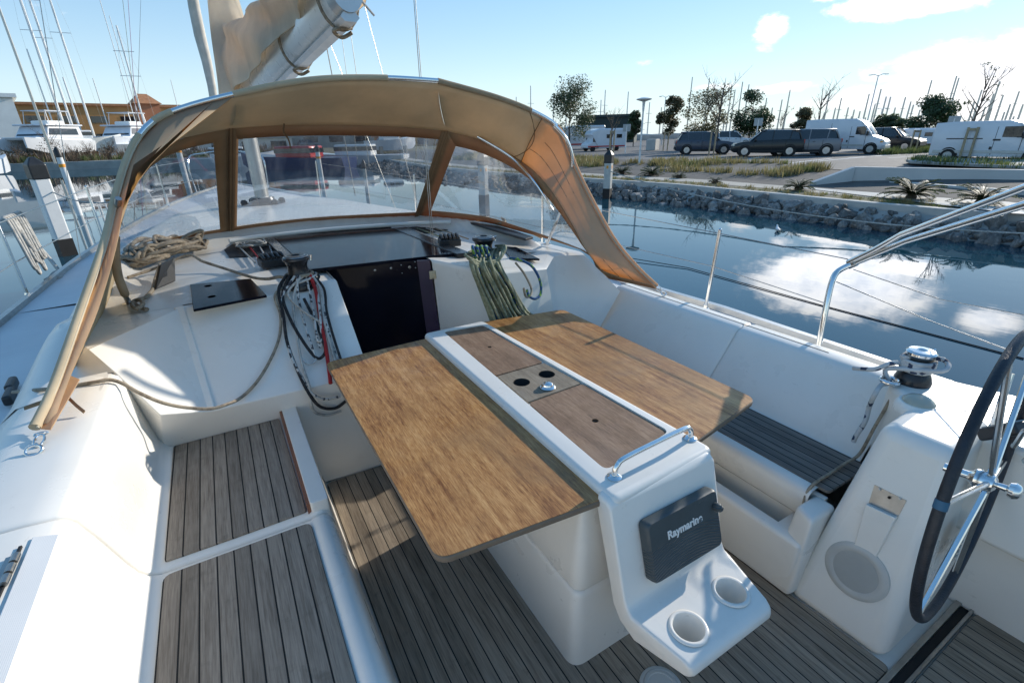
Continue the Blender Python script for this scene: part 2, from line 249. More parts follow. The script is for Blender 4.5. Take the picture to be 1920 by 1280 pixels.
# ------------------------------------------------------------------ mesh helpers
class MB:
    def __init__(s): s.v = []; s.f = []
    def add(s, vs, fs):
        o = len(s.v); s.v += [Vector(v) for v in vs]; s.f += [tuple(i+o for i in f) for f in fs]; return s
    def box(s, c, d, rot=None):
        c = Vector(c); h = Vector(d)/2; vs = []
        for z in (-1, 1):
            for x, y in ((-1,-1),(1,-1),(1,1),(-1,1)):
                p = Vector((x*h.x, y*h.y, z*h.z)); 
                if rot is not None: p = rot @ p
                vs.append(c+p)
        return s.add(vs, [(3,2,1,0),(4,5,6,7),(0,1,5,4),(1,2,6,5),(2,3,7,6),(3,0,4,7)])
    def hexa(s, q):   # q: 4 bottom (ccw from above) + 4 top
        return s.add(q, [(3,2,1,0),(4,5,6,7),(0,1,5,4),(1,2,6,5),(2,3,7,6),(3,0,4,7)])
    def prism(s, pts, z0, z1):
        n = len(pts); vs = [(p[0], p[1], z0) for p in pts]+[(p[0], p[1], z1) for p in pts]
        return s.add(vs, [tuple(range(n-1,-1,-1)), tuple(range(n, 2*n))]+[(i, (i+1)%n, n+(i+1)%n, n+i) for i in range(n)])
    def slab(s, pts, t):  # 3D polygon thickened downwards along -normal
        pts = [Vector(p) for p in pts]; nn = (pts[1]-pts[0]).cross(pts[2]-pts[0]).normalized(); n = len(pts)
        vs = pts+[p-nn*t for p in pts]
        return s.add(vs, [tuple(range(n)), tuple(range(2*n-1, n-1, -1))]+[(i, n+i, n+(i+1)%n, (i+1)%n) for i in range(n)])
    def tube(s, pts, r, n=8, closed=False, caps=True, flat=1.0):
        pts = [Vector(p) for p in pts]; N = len(pts); rs = r if isinstance(r, (list, tuple)) else [r]*N
        vs = []; fs = []; up = None
        for i, p in enumerate(pts):
            a = pts[(i-1) % N] if (closed or i > 0) else p; c = pts[(i+1) % N] if (closed or i < N-1) else p
            d = (c-a); d = d.normalized() if d.length > 1e-9 else Vector((0,0,1))
            if up is None: up = d.orthogonal().normalized()
            up = (up - d*up.dot(d)); up = up.normalized() if up.length > 1e-6 else d.orthogonal().normalized()
            w = d.cross(up)
            for k in range(n):
                t = 2*pi*k/n; vs.append(p + up*(math.cos(t)*rs[i]) + w*(math.sin(t)*rs[i]*flat))
        L = N if closed else N-1
        for i in range(L):
            j = (i+1) % N
            for k in range(n): fs.append((i*n+k, i*n+(k+1)%n, j*n+(k+1)%n, j*n+k))
        if caps and not closed: fs += [tuple(range(n-1,-1,-1)), tuple((N-1)*n+k for k in range(n))]
        return s.add(vs, fs)
    def lathe(s, prof, c=(0,0,0), n=24, rot=None, cap=True):
        c = Vector(c); vs = []; fs = []
        for r, z in prof:
            for k in range(n):
                t = 2*pi*k/n; p = Vector((r*math.cos(t), r*math.sin(t), z)); p = rot @ p if rot is not None else p; vs.append(c+p)
        for i in range(len(prof)-1):
            for k in range(n): fs.append((i*n+k, i*n+(k+1)%n, (i+1)*n+(k+1)%n, (i+1)*n+k))
        if cap and prof[0][0] > 1e-6: fs.append(tuple(range(n-1,-1,-1)))
        if cap and prof[-1][0] > 1e-6: fs.append(tuple((len(prof)-1)*n+k for k in range(n)))
        return s.add(vs, fs)
    def loft(s, secs, closed=False, caps=False):
        n = len(secs[0]); vs = [p for q in secs for p in q]; fs = []
        for i in range(len(secs)-1):
            for k in range(n if closed else n-1): fs.append((i*n+k, i*n+(k+1)%n, (i+1)*n+(k+1)%n, (i+1)*n+k))
        if caps: fs += [tuple(range(n-1,-1,-1)), tuple((len(secs)-1)*n+k for k in range(n))]
        return s.add(vs, fs)
    def mesh(s, name, doubles=0):
        me = bpy.data.meshes.new(name); me.from_pydata([tuple(v) for v in s.v], [], s.f); me.update()
        bm = bmesh.new(); bm.from_mesh(me)
        if doubles: bmesh.ops.remove_doubles(bm, verts=bm.verts, dist=doubles)
        bmesh.ops.recalc_face_normals(bm, faces=bm.faces); bm.to_mesh(me); bm.free(); return me
    def build(s, name, mat, parent=None, smooth=35, bevel=0, seg=2, sub=0, doubles=0, solid=0, origin=None, off=-1):
        me = s.mesh(name, doubles)
        if origin is not None:
            o3 = Vector(origin); me.transform(Matrix.Translation(-o3))
        o = bpy.data.objects.new(name, me); COL.objects.link(o)
        me.materials.append(M[mat] if isinstance(mat, str) else mat)
        if origin is not None: o.location = origin
        if parent is not None: setp(o, parent)
        if solid: md = o.modifiers.new('solid', 'SOLIDIFY'); md.thickness = solid; md.offset = off
        if bevel: md = o.modifiers.new('bevel', 'BEVEL'); md.width = bevel; md.segments = seg; md.limit_method = 'ANGLE'; md.angle_limit = math.radians(30); md.harden_normals = False
        if sub: md = o.modifiers.new('sub', 'SUBSURF'); md.levels = sub; md.render_levels = sub
        if smooth:
            for p in me.polygons: p.use_smooth = True
            try: me.set_sharp_from_angle(angle=math.radians(smooth))
            except Exception: pass
        return o
WM = {}
def wpos(o):
    p = Vector(o.location); q = o.parent
    while q is not None: p += Vector(q.location); q = q.parent
    return p
def setp(o, parent):   # all parents are unrotated empties/meshes with a plain location unless rotated later
    loc = Vector(o.location); o.parent = parent; o.location = loc - wpos(parent)
def cut(o, cutters):
    for c in cutters:
        me = c.mesh('cutter'); k = bpy.data.objects.new('cutter', me); COL.objects.link(k)
        md = o.modifiers.new('cut', 'BOOLEAN'); md.object = k; md.operation = 'DIFFERENCE'; md.solver = 'EXACT'
        par, loc = o.parent, o.location.copy(); off = wpos(o)
        k.location = Vector((0,0,0)); bpy.context.view_layer.update()
        dg = bpy.context.evaluated_depsgraph_get(); me2 = bpy.data.meshes.new_from_object(o.evaluated_get(dg))
        o.modifiers.clear(); old = o.data; o.data = me2; bpy.data.objects.remove(k)
        for p in me2.polygons: p.use_smooth = True
        try: me2.set_sharp_from_angle(angle=math.radians(30))
        except Exception: pass
def tag(o, label, cat=None, group=None, kind=None):
    if label: o['label'] = label
    if cat: o['category'] = cat
    if group: o['group'] = group
    if kind: o['kind'] = kind
    return o
def thing(name, loc, label, cat, group=None):
    o = bpy.data.objects.new(name, None); o.empty_display_size = .2; COL.objects.link(o); o.location = loc; return tag(o, label, cat, group)
def struct(mb, name, mat, **k): o = mb.build(name, mat, None, **k); o['kind'] = 'structure'; return o
def cp(o, parent=None):
    c = o.copy(); COL.objects.link(c)
    if parent is not None: c.parent = parent
    for ch in list(o.children): cp(ch, c)
    return c
def cr(pts, n=6, closed=False):   # catmull-rom
    pts = [Vector(p) for p in pts]; N = len(pts); out = []
    for i in range(N if closed else N-1):
        p0 = pts[(i-1)%N] if (closed or i) else pts[0]; p1 = pts[i]; p2 = pts[(i+1)%N]; p3 = pts[(i+2)%N] if (closed or i+2 < N) else pts[-1]
        for k in range(n):
            t = k/n; out.append(.5*((2*p1)+(p2-p0)*t+(2*p0-5*p1+4*p2-p3)*t*t+(3*p1-p0-3*p2+p3)*t**3))
    if not closed: out.append(pts[-1])
    return out
def rrect(q, r, n=5):   # rounded polygon of 2D corner points
    out = []; N = len(q)
    for i in range(N):
        p = Vector(q[i][:2]); a = (Vector(q[i-1][:2])-p).normalized(); c = (Vector(q[(i+1)%N][:2])-p).normalized()
        for k in range(n+1):
            t = k/n; s_ = p+a*r; e = p+c*r; out.append(((s_*(1-t)**2)+(p*2*t*(1-t))+(e*t*t)))
    return out
def RZ(a): return Matrix.Rotation(a, 3, 'Z')
def text_mesh(body, size, ext, mat, name, parent, loc, rotm, bold=.0, shear=0, width=1.0):
    cu = bpy.data.curves.new(name, 'FONT'); cu.body = body; cu.size = size; cu.extrude = ext; cu.offset = bold; cu.shear = shear; cu.align_x = 'CENTER'; cu.align_y = 'CENTER'; cu.space_character = width
    t = bpy.data.objects.new(name+'_c', cu); COL.objects.link(t); bpy.context.view_layer.update()
    dg = bpy.context.evaluated_depsgraph_get(); me = bpy.data.meshes.new_from_object(t.evaluated_get(dg)); bpy.data.objects.remove(t)
    me.transform(rotm.to_4x4()); o = bpy.data.objects.new(name, me); COL.objects.link(o); o.location = loc
    me.materials.clear(); me.materials.append(M[mat]); setp(o, parent); return o
# ================================================================== THE YACHT
boat = thing('sailboat', (0.95, 1.2, 0), 'white cruising sailboat filling the foreground, cockpit with teak seats, folding table and steering wheel', 'sailboat')
bl = lambda p, lab: tag(p, lab)
# ---- hull and deck
portR = [(-1.2,-1.38,.60),(0,-1.44,.60),(2,-1.50,.61),(4,-1.49,.63),(5,-1.42,.66),(6,-1.30,.72),(7,-1.13,.78),(8,-.90,.84),(9,-.62,.90),(10,-.25,.96),(10.8,.12,1.0),(11.1,.32,1.02)]
stbR = [(-1.2,2.70,.60),(0,2.80,.60),(2,2.86,.61),(4,2.70,.63),(5,2.52,.66),(6,2.30,.72),(7,2.03,.78),(8,1.72,.84),(9,1.33,.90),(10,.88,.96),(10.8,.48,1.0),(11.1,.34,1.02)]
def interp(T, y):
    for i in range(len(T)-1):
        if T[i][0] <= y <= T[i+1][0]:
            t = (y-T[i][0])/(T[i+1][0]-T[i][0]); return tuple(T[i][k]*(1-t)+T[i+1][k]*t for k in (1, 2))
    return T[0][1:] if y < T[0][0] else T[-1][1:]
secs = []
for i in range(62):
    y = -1.2+12.3*i/61; (a, za), (c, zc) = interp(portR, y), interp(stbR, y); mid = (a+c)/2; w = (c-a)/2; dep = -.95 if y < 9 else -.95+(y-9)*.7
    secs.append([Vector((a, y, za)), Vector((a+.02*w, y, za-.35)), Vector((a+.10*w, y, -.3)), Vector((a+.45*w, y, dep*.8)), Vector((mid, y, dep)), Vector((c-.45*w, y, dep*.8)), Vector((c-.10*w, y, -.3)), Vector((c-.02*w, y, zc-.35)), Vector((c, y, zc))])
hb = MB().loft(secs); hb.add(secs[0], [tuple(range(9))]); hb.build('hull', 'gel', boat, smooth=50)
# side decks + foredeck
dk = MB(); secs = []
for i in range(62):
    y = -1.2+12.3*i/61; (a, za), (c, zc) = interp(portR, y), interp(stbR, y); row = []
    for k in range(9): t = k/8; row.append(Vector((a+(c-a)*t, y, za+(zc-za)*t + .05*math.sin(pi*t)*(1 if y > 4.5 else 0))))
    secs.append(row)
for r in (0, 1):      # port strip, starboard strip for the cockpit length
    q = []
    for i in range(62):
        y = -1.2+12.3*i/61
        if y > 4.7: break
        (a, za), (c, zc) = interp(portR, y), interp(stbR, y)
        q.append([Vector((a, y, za)), Vector((-.88, y, za+.005))] if r == 0 else [Vector((2.32, y, zc+.005)), Vector((c, y, zc))])
    dk.loft(q)
dk.loft([s for s in secs if s[0].y > 4.45])
dk.build('side_deck', 'nonskid', boat, smooth=40)
for T, lab in ((portR, 0), (stbR, 1)):
    tr = MB(); sx = 1 if lab == 0 else -1; q = []
    for i in range(100):
        y = -1.2+12.2*i/99; a, z = interp(T, y); q.append([Vector((a-.005*sx, y, z-.02)), Vector((a-.005*sx, y, z+.035)), Vector((a+.035*sx, y, z+.035)), Vector((a+.045*sx, y, z-.01))])
    tr.loft(q); tr.build('toe_rail', 'alu' if lab else 'steeld', boat, smooth=30)
# ---- coachroof height field
base_px = [(222,532,.985),(222,505,1.0),(228,478,1.04),(270,465,1.05),(330,450,1.05),(430,435,1.05),(510,424,1.05),(600,415,1.05),(700,409,1.05),(785,405,1.05),(900,415,1.05),(950,427,1.04),(1000,440,1.03),(1060,458,1.0),(1112,478,.96),(1140,510,.88)]
BASE = [Z(*p) for p in base_px]
def seg_d(px, py):
    best = 9; side = 1
    for i in range(len(BASE)-1):
        a, c = BASE[i], BASE[i+1]; dx, dy = c.x-a.x, c.y-a.y; L2 = dx*dx+dy*dy
        t = max(0, min(1, ((px-a.x)*dx+(py-a.y)*dy)/L2)); qx, qy = a.x+dx*t, a.y+dy*t; d = math.hypot(px-qx, py-qy)
        if d < best: best = d; side = 1 if (dx*(py-a.y)-dy*(px-a.x)) > 0 else -1
    return best*side      # + outside (forward), - inside
def roofL(y): return interp([(2,-.93,0),(3.8,-.92,0),(5,-.82,0),(6.5,-.58,0),(8,-.22,0),(8.9,.12,0)], y)[0]
def roofR(y): return interp([(2,2.30,0),(3.2,2.26,0),(4.2,2.14,0),(5,1.98,0),(6.5,1.62,0),(8,1.14,0),(8.9,.62,0)], y)[0]
cr_ = MB(); rows = []
NY, NX = 150, 84
ys = [3.0+5.9*j/NY for j in range(NY+1)]
for y in ys:
    L, R_ = roofL(y), roofR(y); row = []
    dz0 = interp(portR, y)[1]
    for i in range(NX+1):
        x = L+(R_-L)*i/NX; d = seg_d(x, y); inside = .958
        top = 1.035 + .05*math.sin(pi*(x-L)/(R_-L)); top = top if y < 6.8 else top-(y-6.8)**1.5*.035
        if x < -.45: k_ = min(1, max(0, (y-3.1)/1.1)); top = inside-.012+(top-inside+.012)*k_*k_*(3-2*k_)
        if x > 1.95: k_ = min(1, max(0, (y-3.0)/.5)); top = inside-.012+(top-inside+.012)*k_*k_*(3-2*k_)
        if d < -.10: z = inside
        elif d < .0: t = (d+.10)/.10; z = inside+(top+.012-inside)*t*t*(3-2*t)
        elif d < .06: z = top+.012
        else: z = top+.012*max(0, 1-(d-.06)/.05)
        e = min(x-L, R_-x); 
        if e < .20: t = e/.20; z = dz0+(z-dz0)*(1-(1-t)**2.2)
        if y > 8.5: z = z+(dz0-.02-z)*(y-8.5)/.4
        row.append(Vector((x, y, z)))
    rows.append(row)
fs = []; n = NX+1; vs = [p for r in rows for p in r]
for j in range(NY):
    for i in range(NX):
        c = (vs[j*n+i]+vs[(j+1)*n+i+1])/2
        if .50 < c.x < 1.30 and c.y < 4.3: continue
        fs.append((j*n+i, j*n+i+1, (j+1)*n+i+1, (j+1)*n+i))
cr_.add(vs, fs); cr_.build('coachroof', 'gel', boat, smooth=40)
# ---- port coaming + bench moulding, in two lengths with the locker seam between
PP = [(-.935,.60),(-.905,.70),(-.87,.80),(-.80,.85),(-.72,.866),(-.60,.863),(-.54,.856),(-.517,.843),(-.505,.815),(-.492,.70),(-.479,.55),(-.469,.475),(-.453,.438),(-.425,.42),(-.2,.418),(.05,.42),(.066,.432),(.095,.432),(.118,.418),(.130,.39),(.150,.25),(.178,.03),(.19,-.02)]
def nrm2(P):
    out = []
    for i in range(len(P)):
        a = P[max(0, i-1)]; c = P[min(len(P)-1, i+1)]; dx, dz = c[0]-a[0], c[1]-a[1]; l = math.hypot(dx, dz); out.append((-dz/l, dx/l))
    return out
def lsec(P, y, k, ins=0.0, fx=None):
    N2 = nrm2(P); return [Vector((p[0]-q[0]*ins, y-k*max(0, p[1]-.42), p[1]-q[1]*ins)) for p, q in zip(P, N2)]
pc = MB(); s = 1.655
pc.loft([lsec(PP, 2.62, .1), lsec(PP, 2.52, .2), lsec(PP, 2.2, .3), lsec(PP, s+.10, .38), lsec(PP, s+.022, .42), lsec(PP, s+.010, .42, .002), lsec(PP, s+.004, .42, .006), lsec(PP, s+.001, .42, .02)])
pc.loft([lsec(PP, s-.001, .42, .02), lsec(PP, s-.004, .42, .006), lsec(PP, s-.010, .42, .002), lsec(PP, s-.022, .42), lsec(PP, s-.12, .38)]+[lsec(PP, yy, .0) for yy in (1.1, .6, 0, -.6, -1.2)])
pc.loft([lsec(PP, s+.05, .42, .02), lsec(PP, s-.05, .42, .02)])
pc.build('coaming', 'gel', boat, smooth=50)['label'] = 'sunlit port coaming moulded in one with the bench'
# seat teak
def seat_slab(name, q, r, z0, z1, mat):
    o = MB().prism([(p.x, p.y) for p in rrect(q, r, 4)], z0, z1).build(name, mat, boat, smooth=30, bevel=.002, seg=1); return o
bench = seat_slab('bench_seat', [(-.418, 1.695), (.046, 1.695), (.040, 2.495), (-.423, 2.495)], .012, .415, .4285, 'seat')
bl(bench, 'forward port seat panel of weathered teak strips, half in sun')
bl(seat_slab('bench_seat', [(-.418, -1.0), (.048, -1.0), (.048, 1.625), (-.418, 1.625)], .03, .415, .4285, 'seat'), 'long aft port seat panel of grey teak strips in shade')
MB().add([(.049,1.68,.42),(.061,1.68,.42),(.061,2.50,.42),(.049,2.50,.42),(.049,1.68,.468),(.061,1.68,.468),(.061,2.50,.468),(.049,2.50,.468)], [(3,2,1,0),(4,5,6,7),(0,1,5,4),(1,2,6,5),(2,3,7,6),(3,0,4,7)]).build('wood_trim', 'trimwood', boat, smooth=0)
MB().prism([(p.x, p.y) for p in rrect([(.0615,1.668),(.128,1.668),(.128,2.54),(.0615,2.54)], .012, 3)], .40, .474).build('seat_fiddle', 'gel', boat, smooth=40, bevel=.016, seg=4)
# ribbed pad and lid hinge on the port coaming
MB().slab([Vector((-.558,-1,.862)), Vector((-.514,-1,.8545)), Vector((-.516,1.39,.8565)), Vector((-.566,1.40,.8645))], .004).build('ribbed_pad', 'ribbed', boat, smooth=0, bevel=.0015, seg=1)
MB().box((-.583, 0.2, .8635), (.006, 2.35, .006)).build('locker_seam', 'dark', boat, smooth=0)
hg = MB(); 
for k in range(3): hg.tube([(-.580, 1.24+.035*k, .870), (-.580, 1.268+.035*k, .870)], .008, 10)
hg.box((-.590, 1.29, .867), (.02, .10, .004)); hg.build('hinge', 'steeld', boat)
# ---- sole
def sole(name, q, lab): o = MB().prism([(p.x, p.y) for p in rrect(q, .025, 4)], -.03, 0.0).build(name, 'sole', boat, smooth=30, bevel=.002, seg=1); bl(o, lab)
MB().prism([(-.1,-1.1),(2.4,-1.1),(2.4,3.0),(-.1,3.0)], -.12, -.012).build('cockpit_well', 'gel', boat, smooth=0)
sole('cockpit_sole', [(.192,.312),(1.695,.312),(1.685,.64),(1.66,.97),(1.62,2.415),(.192,2.415)], 'slatted teak cockpit floor around the table')
sole('cockpit_sole', [(.192,-1.0),(2.215,-1.0),(2.215,.245),(.192,.245)], 'slatted teak floor behind the wheel well')
MB().box((1.2, .299, -.004), (2.02, .020, .026)).box((1.2,.2555,-.004),(2.02,.012,.026)).build('wheel_well_rim', 'steeld', boat, smooth=0, bevel=.003)
MB().box((1.2, .2755, -.0095), (2.02, .028, .004)).build('wheel_well', 'dark', boat, smooth=0)
pl = MB().lathe([(0,.004),(.045,.004),(.047,.006),(.066,.006),(.072,.003),(.074,-.002)], (Z(1240,1288,0).x, Z(1240,1288,0).y, .001), 40); pl.build('inspection_plate', 'grey', boat)
MB().tube([Vector((Z(1240,1288,0).x+.059*math.cos(t), Z(1240,1288,0).y+.059*math.sin(t), .0072)) for t in [2*pi*k/40 for k in range(40)]], .0012, 6, closed=True).build('plate_ring', 'steeld', boat)
# ---- port forward bulkhead
A = Vector((-.525,2.46,.858)); B_ = Z(300,778,.66); Cc = Vector((-.225,2.46,.575)); Dd = Vector((.06,2.455,.575)); Ee = Vector((.52,2.45,.575))
F0 = Z(165,655,.95); G0 = Z(335,600,.958); Hh = Z(500,554,.955); Ii = Vector((.52,2.82,.975))
_n = (Dd-Cc).cross(Hh-Cc).normalized()
def onpl(p): return Vector((p.x, p.y-(p-Cc).dot(_n)/_n.y, p.z))
G0 = onpl(G0); Ii = onpl(Ii); Ee = onpl(Ee)
fb = MB()
low = [Vector((-.53,2.505,.60)), Vector((-.46,2.51,.44)), Vector((-.42,2.505,.42)), Vector((-.2,2.505,.42)), Vector((.06,2.505,.42)), Vector((.10,2.44,.30)), Vector((.19,2.43,0)), Vector((.52,2.43,-.02))]
fb.add([A, B_, Cc, Dd, Ee]+low, [(0,1,6,5),(1,2,8,7,6),(2,3,9,8),(3,4,12,11,10,9)])
G1 = Vector((G0.x, G0.y, G0.z)); 
ridge1 = Cc+Vector((-.012,-.012,.012)); 
fb.add([A, B_, Cc, G0, F0], [(0,1,2),(0,2,3),(0,3,4)])
fb.add([Cc, Dd, Ee, Ii, Hh, G0], [(0,1,2,3,4,5)])
fb.add([F0, G0, Hh, Ii, Vector((.52,3.02,.975)), Vector((.1,3.02,.958)), Vector((-.27,3.02,.958)), Vector((-.78,3.02,.955))], [(0,1,6,7),(1,2,5,6),(2,3,4,5)])
cf = []
for y_, dz_, xi in ((2.30,0,-.55),(2.44,.0,-.545),(2.7,.05,-.60),(2.92,.094,-.70),(3.10,.0955,-.70)):
    cf.append([Vector((-.935,y_,.60)), Vector((-.905,y_,.70+dz_*.3)), Vector((-.87,y_,.80+dz_*.6)), Vector((-.81,y_,.85+dz_*.9)), Vector((-.74,y_,.864+dz_)), Vector((xi,y_,.858+dz_))])
for y_ in (3.2, 3.35, 3.5):
    L0 = roofL(y_); zz = lambda e: interp(portR, y_)[1]+(.958-interp(portR, y_)[1])*(1-(1-min(1, e/.2))**2.2)-(.006 if y_ < 3.3 else .02)
    cf.append([Vector((L0+e, y_, zz(e))) for e in (0,.02,.05,.09,.15,.22)])
MB().loft(cf).build('coaming_shoulder', 'gel', boat, smooth=50)
fb.add([A, F0, Vector((-.78,3.02,.955)), Vector((-.74,2.44,.855))], [(0,1,2,3)])
fb.add([Ee, Ii, Vector((.52,3.02,.975)), Vector((.52,3.4,.97)), Vector((.52,3.4,-.05)), Vector((.52,2.43,-.05))], [(0,1,2,3,4,5)])
fb.build('port_bulkhead', 'gel', boat, smooth=20, bevel=.022, seg=4, doubles=.001)['label'] = 'sloping white bulkhead between port bench and coachroof'
# raised moulding between the two facets
MB().slab([G0+Vector((-.028,0,.012)), Cc+Vector((-.030,-.004,.016)), Cc+Vector((.012,-.004,.016)), G0+Vector((.02,0,.012))], .02).build('moulded_ridge', 'gel', boat, smooth=40, bevel=.008, seg=3)
# ---- starboard side: pod, shelf, backrest, bench
sb = MB()
p1 = Vector((1.16,3.05,1.0)); p2 = Vector((1.33,2.56,1.0)); p3 = Vector((1.86,2.72,.93)); p4 = Vector((2.0,2.86,.955)); p5 = Vector((2.235,2.80,.955)); p6 = Vector((2.30,2.44,.735))
f1 = Vector((1.20,3.05,0)); f2 = Vector((1.40,2.44,0)); f3 = Vector((1.84,2.52,.42)); f4 = Vector((2.15,2.50,.42))
sb.add([p1, p2, f2, f1], [(0,1,2,3)])
sb.add([p2, p3, Vector((1.84,2.52,.42)), Vector((1.84,2.50,0)), f2], [(0,1,2,3,4)])
sb.add([p3, p4, p5, p6, f4, f3], [(0,1,2,3,4,5)])
sb.add([p1, Vector((1.16,3.3,.975)), Vector((1.4,3.3,.96)), Vector((1.9,3.3,.955)), Vector((2.2,3.3,.955)), p5, p4, p3, p2], [(0,1,2,8),(8,2,3,7),(7,3,4,5,6)])
sb.build('starboard_bulkhead', 'gel', boat, smooth=25, bevel=.03, seg=4, doubles=.001)
SP = [(2.40,.60),(2.39,.70),(2.375,.765),(2.352,.792),(2.33,.798),(2.26,.797),(2.235,.790),(2.222,.772),(2.215,.72),(2.195,.60),(2.182,.50),(2.176,.455),(2.165,.432),(2.15,.42),(1.99,.418),(1.86,.42),(1.835,.425),(1.80,.422),(1.782,.405),(1.778,.36),(1.790,.30),(1.80,.285)]
SP = [(x*(1+.07*max(0, z-.45)/.35), 1.75-(1.75-z)*(1+.07*max(0, z-.45)/.35)) for x, z in SP]
def rsec(y, k=0, ins=0, tw=0):
    P = SP; N2 = nrm2(P); return [Vector((p[0]+q[0]*ins*-1, y-k*max(0, p[1]-.42), p[1]-q[1]*ins*-1)) for p, q in zip(P, N2)]
def rsec2(y, ins=0, dx=0):
    N2 = nrm2(SP); return [Vector((p[0]+q[0]*ins+dx*(1 if p[1] > .43 else 0), y, p[1]+q[1]*ins)) for p, q in zip(SP, N2)]
SS = MB(); ysm = 1.56
SS.loft([rsec2(2.56), rsec2(2.0), rsec2(ysm+.02), rsec2(ysm+.009, .003), rsec2(ysm+.002, .010)])
SS.loft([rsec2(ysm-.002, .010), rsec2(ysm-.009, .003), rsec2(ysm-.02), rsec2(1.1), rsec2(.74)])
SS.loft([rsec2(ysm+.05, .012), rsec2(ysm-.05, .012)])
SS.build('coaming', 'gel', boat, smooth=50)['label'] = 'shaded starboard coaming and backrest beside the water'
MB().box((2.45, 1.85, .7315), (.004, 1.5, .003)).build('coaming_groove', 'seam', boat, smooth=0)
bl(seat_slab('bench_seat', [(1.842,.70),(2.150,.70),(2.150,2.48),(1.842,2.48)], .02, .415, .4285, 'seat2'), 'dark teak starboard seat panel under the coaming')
lf = MB()   # open locker front under the starboard bench
lf.hexa([(1.655,.665,0),(1.83,.665,0),(1.83,2.46,0),(1.62,2.46,0),(1.645,.665,.275),(1.83,.665,.275),(1.83,2.46,.275),(1.63,2.46,.275)])
lf.hexa([(1.645,.655,.02),(1.83,.655,.02),(1.83,.76,.02),(1.65,.76,.02),(1.66,.655,.40),(1.83,.655,.40),(1.83,.74,.40),(1.70,.74,.40)])
o = lf.build('locker_front', 'gel', boat, smooth=40, bevel=.02, seg=4); cut(o, [MB().box((1.755, 1.6, .25), (.11, 1.62, .2))])
MB().box((1.835, 1.6, .2), (.02, 1.8, .40)).build('locker_back', 'cream' if 0 else 'gel', boat, smooth=0)
# aft starboard deck moulding and seat side
am = MB()
am.prism([(p.x, p.y) for p in rrect([(2.06,.20),(2.06,.50),(2.20,.74),(2.41,.80),(2.52,.40),(2.6,-1.2),(2.16,-1.2),(2.10,.0)], .03, 4)], .40, .789)
am.build('aft_coaming', 'gel', boat, smooth=40, bevel=.035, seg=4)
MB().hexa([(2.21,-1.2,-.03),(2.5,-1.2,-.03),(2.5,.44,-.03),(2.21,.44,-.03),(2.15,-1.2,.66),(2.5,-1.2,.66),(2.5,.44,.66),(2.13,.44,.66)]).build('helm_seat_side', 'gel', boat, smooth=40, bevel=.03, seg=4)
# winch pod
# ---- helm pedestal
pd = MB()
pd.hexa([(1.685,.335,-.01),(2.24,.335,-.01),(2.24,.70,-.01),(1.675,.69,-.01),(1.83,.375,.803),(2.18,.40,.803),(2.18,.62,.803),(1.83,.60,.803)])
ped = pd.build('helm_pedestal', 'gel', boat, smooth=40, bevel=.045, seg=5); bl(ped, 'white helm pedestal beside the steering wheel')
def pedp(px, py): 
    # on the slanted inner face: x = 1.68 + .15*z/.8
    r = ray(px, py); # solve x - .1875 z = 1.68
    t = (1.682+.1825*H)/(r.x-.1825*r.z); return Vector((0,0,H))+r*t
sl = math.atan(.1825)
pr = Matrix.Rotation(-pi/2+sl, 3, 'Y')     # lathe axis z -> -x (slightly up)
nrm = (pr @ Vector((0,0,1)))
c = pedp(1605, 1070); MB().lathe([(0,.006),(.072,.006),(.078,.010),(.095,.010),(.105,.004),(.107,-.01)], c, 48, pr).build('speaker', 'grey', ped)
MB().lathe([(0,.0085),(.040,.0085),(.074,.0075)], c, 40, pr).build('speaker_grille', 'greysp', ped)
q = [pedp(*p) for p in ((1640,908),(1700,938),(1682,972),(1627,948))]
MB().slab([p+nrm*.001 for p in q][::-1], .004).build('grab_recess', 'steeld', ped, smooth=0)
q2 = [pedp(*p) for p in ((1628,942),(1684,968),(1640,1050),(1597,1040))]
rc = MB(); off = nrm*.022; rc.add([q2[0]+off, q2[1]+off, q2[2]+nrm*.003, q2[3]+nrm*.003, q2[0], q2[1], q2[2], q2[3]], [(0,1,2,3),(0,4,5,1),(1,5,6,2),(2,6,7,3),(3,7,4,0)]); rc.build('grab_cowl', 'gel', ped, smooth=30, bevel=.006, seg=3)
for p in ((1650,916),(1688,934)): MB().lathe([(0,.006),(.004,.006),(.005,.002)], pedp(*p), 10, pr).build('screw', 'grey', ped)
MB().lathe([(0,.004),(.005,.004)], pedp(1668,932), 12, pr).build('button', 'dark', ped)
# compass, instrument and rail on top of the pedestal
cc = Vector((2.10,.60,.765)); MB().lathe([(.070,0),(.070,.02),(.064,.035),(.058,.04)], cc, 32).build('compass', 'gel', boat); MB().lathe([(.054,.03),(.05,.046),(.037,.058),(.018,.066),(0,.068)], cc, 32).build('compass_dome', 'lens', boat)
ib = Vector((2.02,.33,.86)); rot = RZ(-.35) @ Matrix.Rotation(-.75, 3, 'X')
ins = MB().box(ib, (.13,.12,.04), rot).build('engine_control', 'black', boat, smooth=30, bevel=.008, seg=3)
MB().box(ib+rot @ Vector((0,0,.022)), (.10,.09,.004), rot).build('instrument_screen', 'grey', ins, smooth=0)
lv = MB().tube([ib+Vector((-.07,-.03,-.02)), ib+Vector((-.10,-.04,.05)), ib+Vector((-.11,-.06,.09))], .008, 8); lv.build('throttle_lever', 'steel', ins)
for k in range(3): MB().tube([Vector((1.93,.26,.815))+Vector((.05*k,-.02*k,0)), Vector((1.96,.25,.815))+Vector((.05*k,-.02*k,.01))], .012, 8).build('throttle_knob', 'steel', ins)
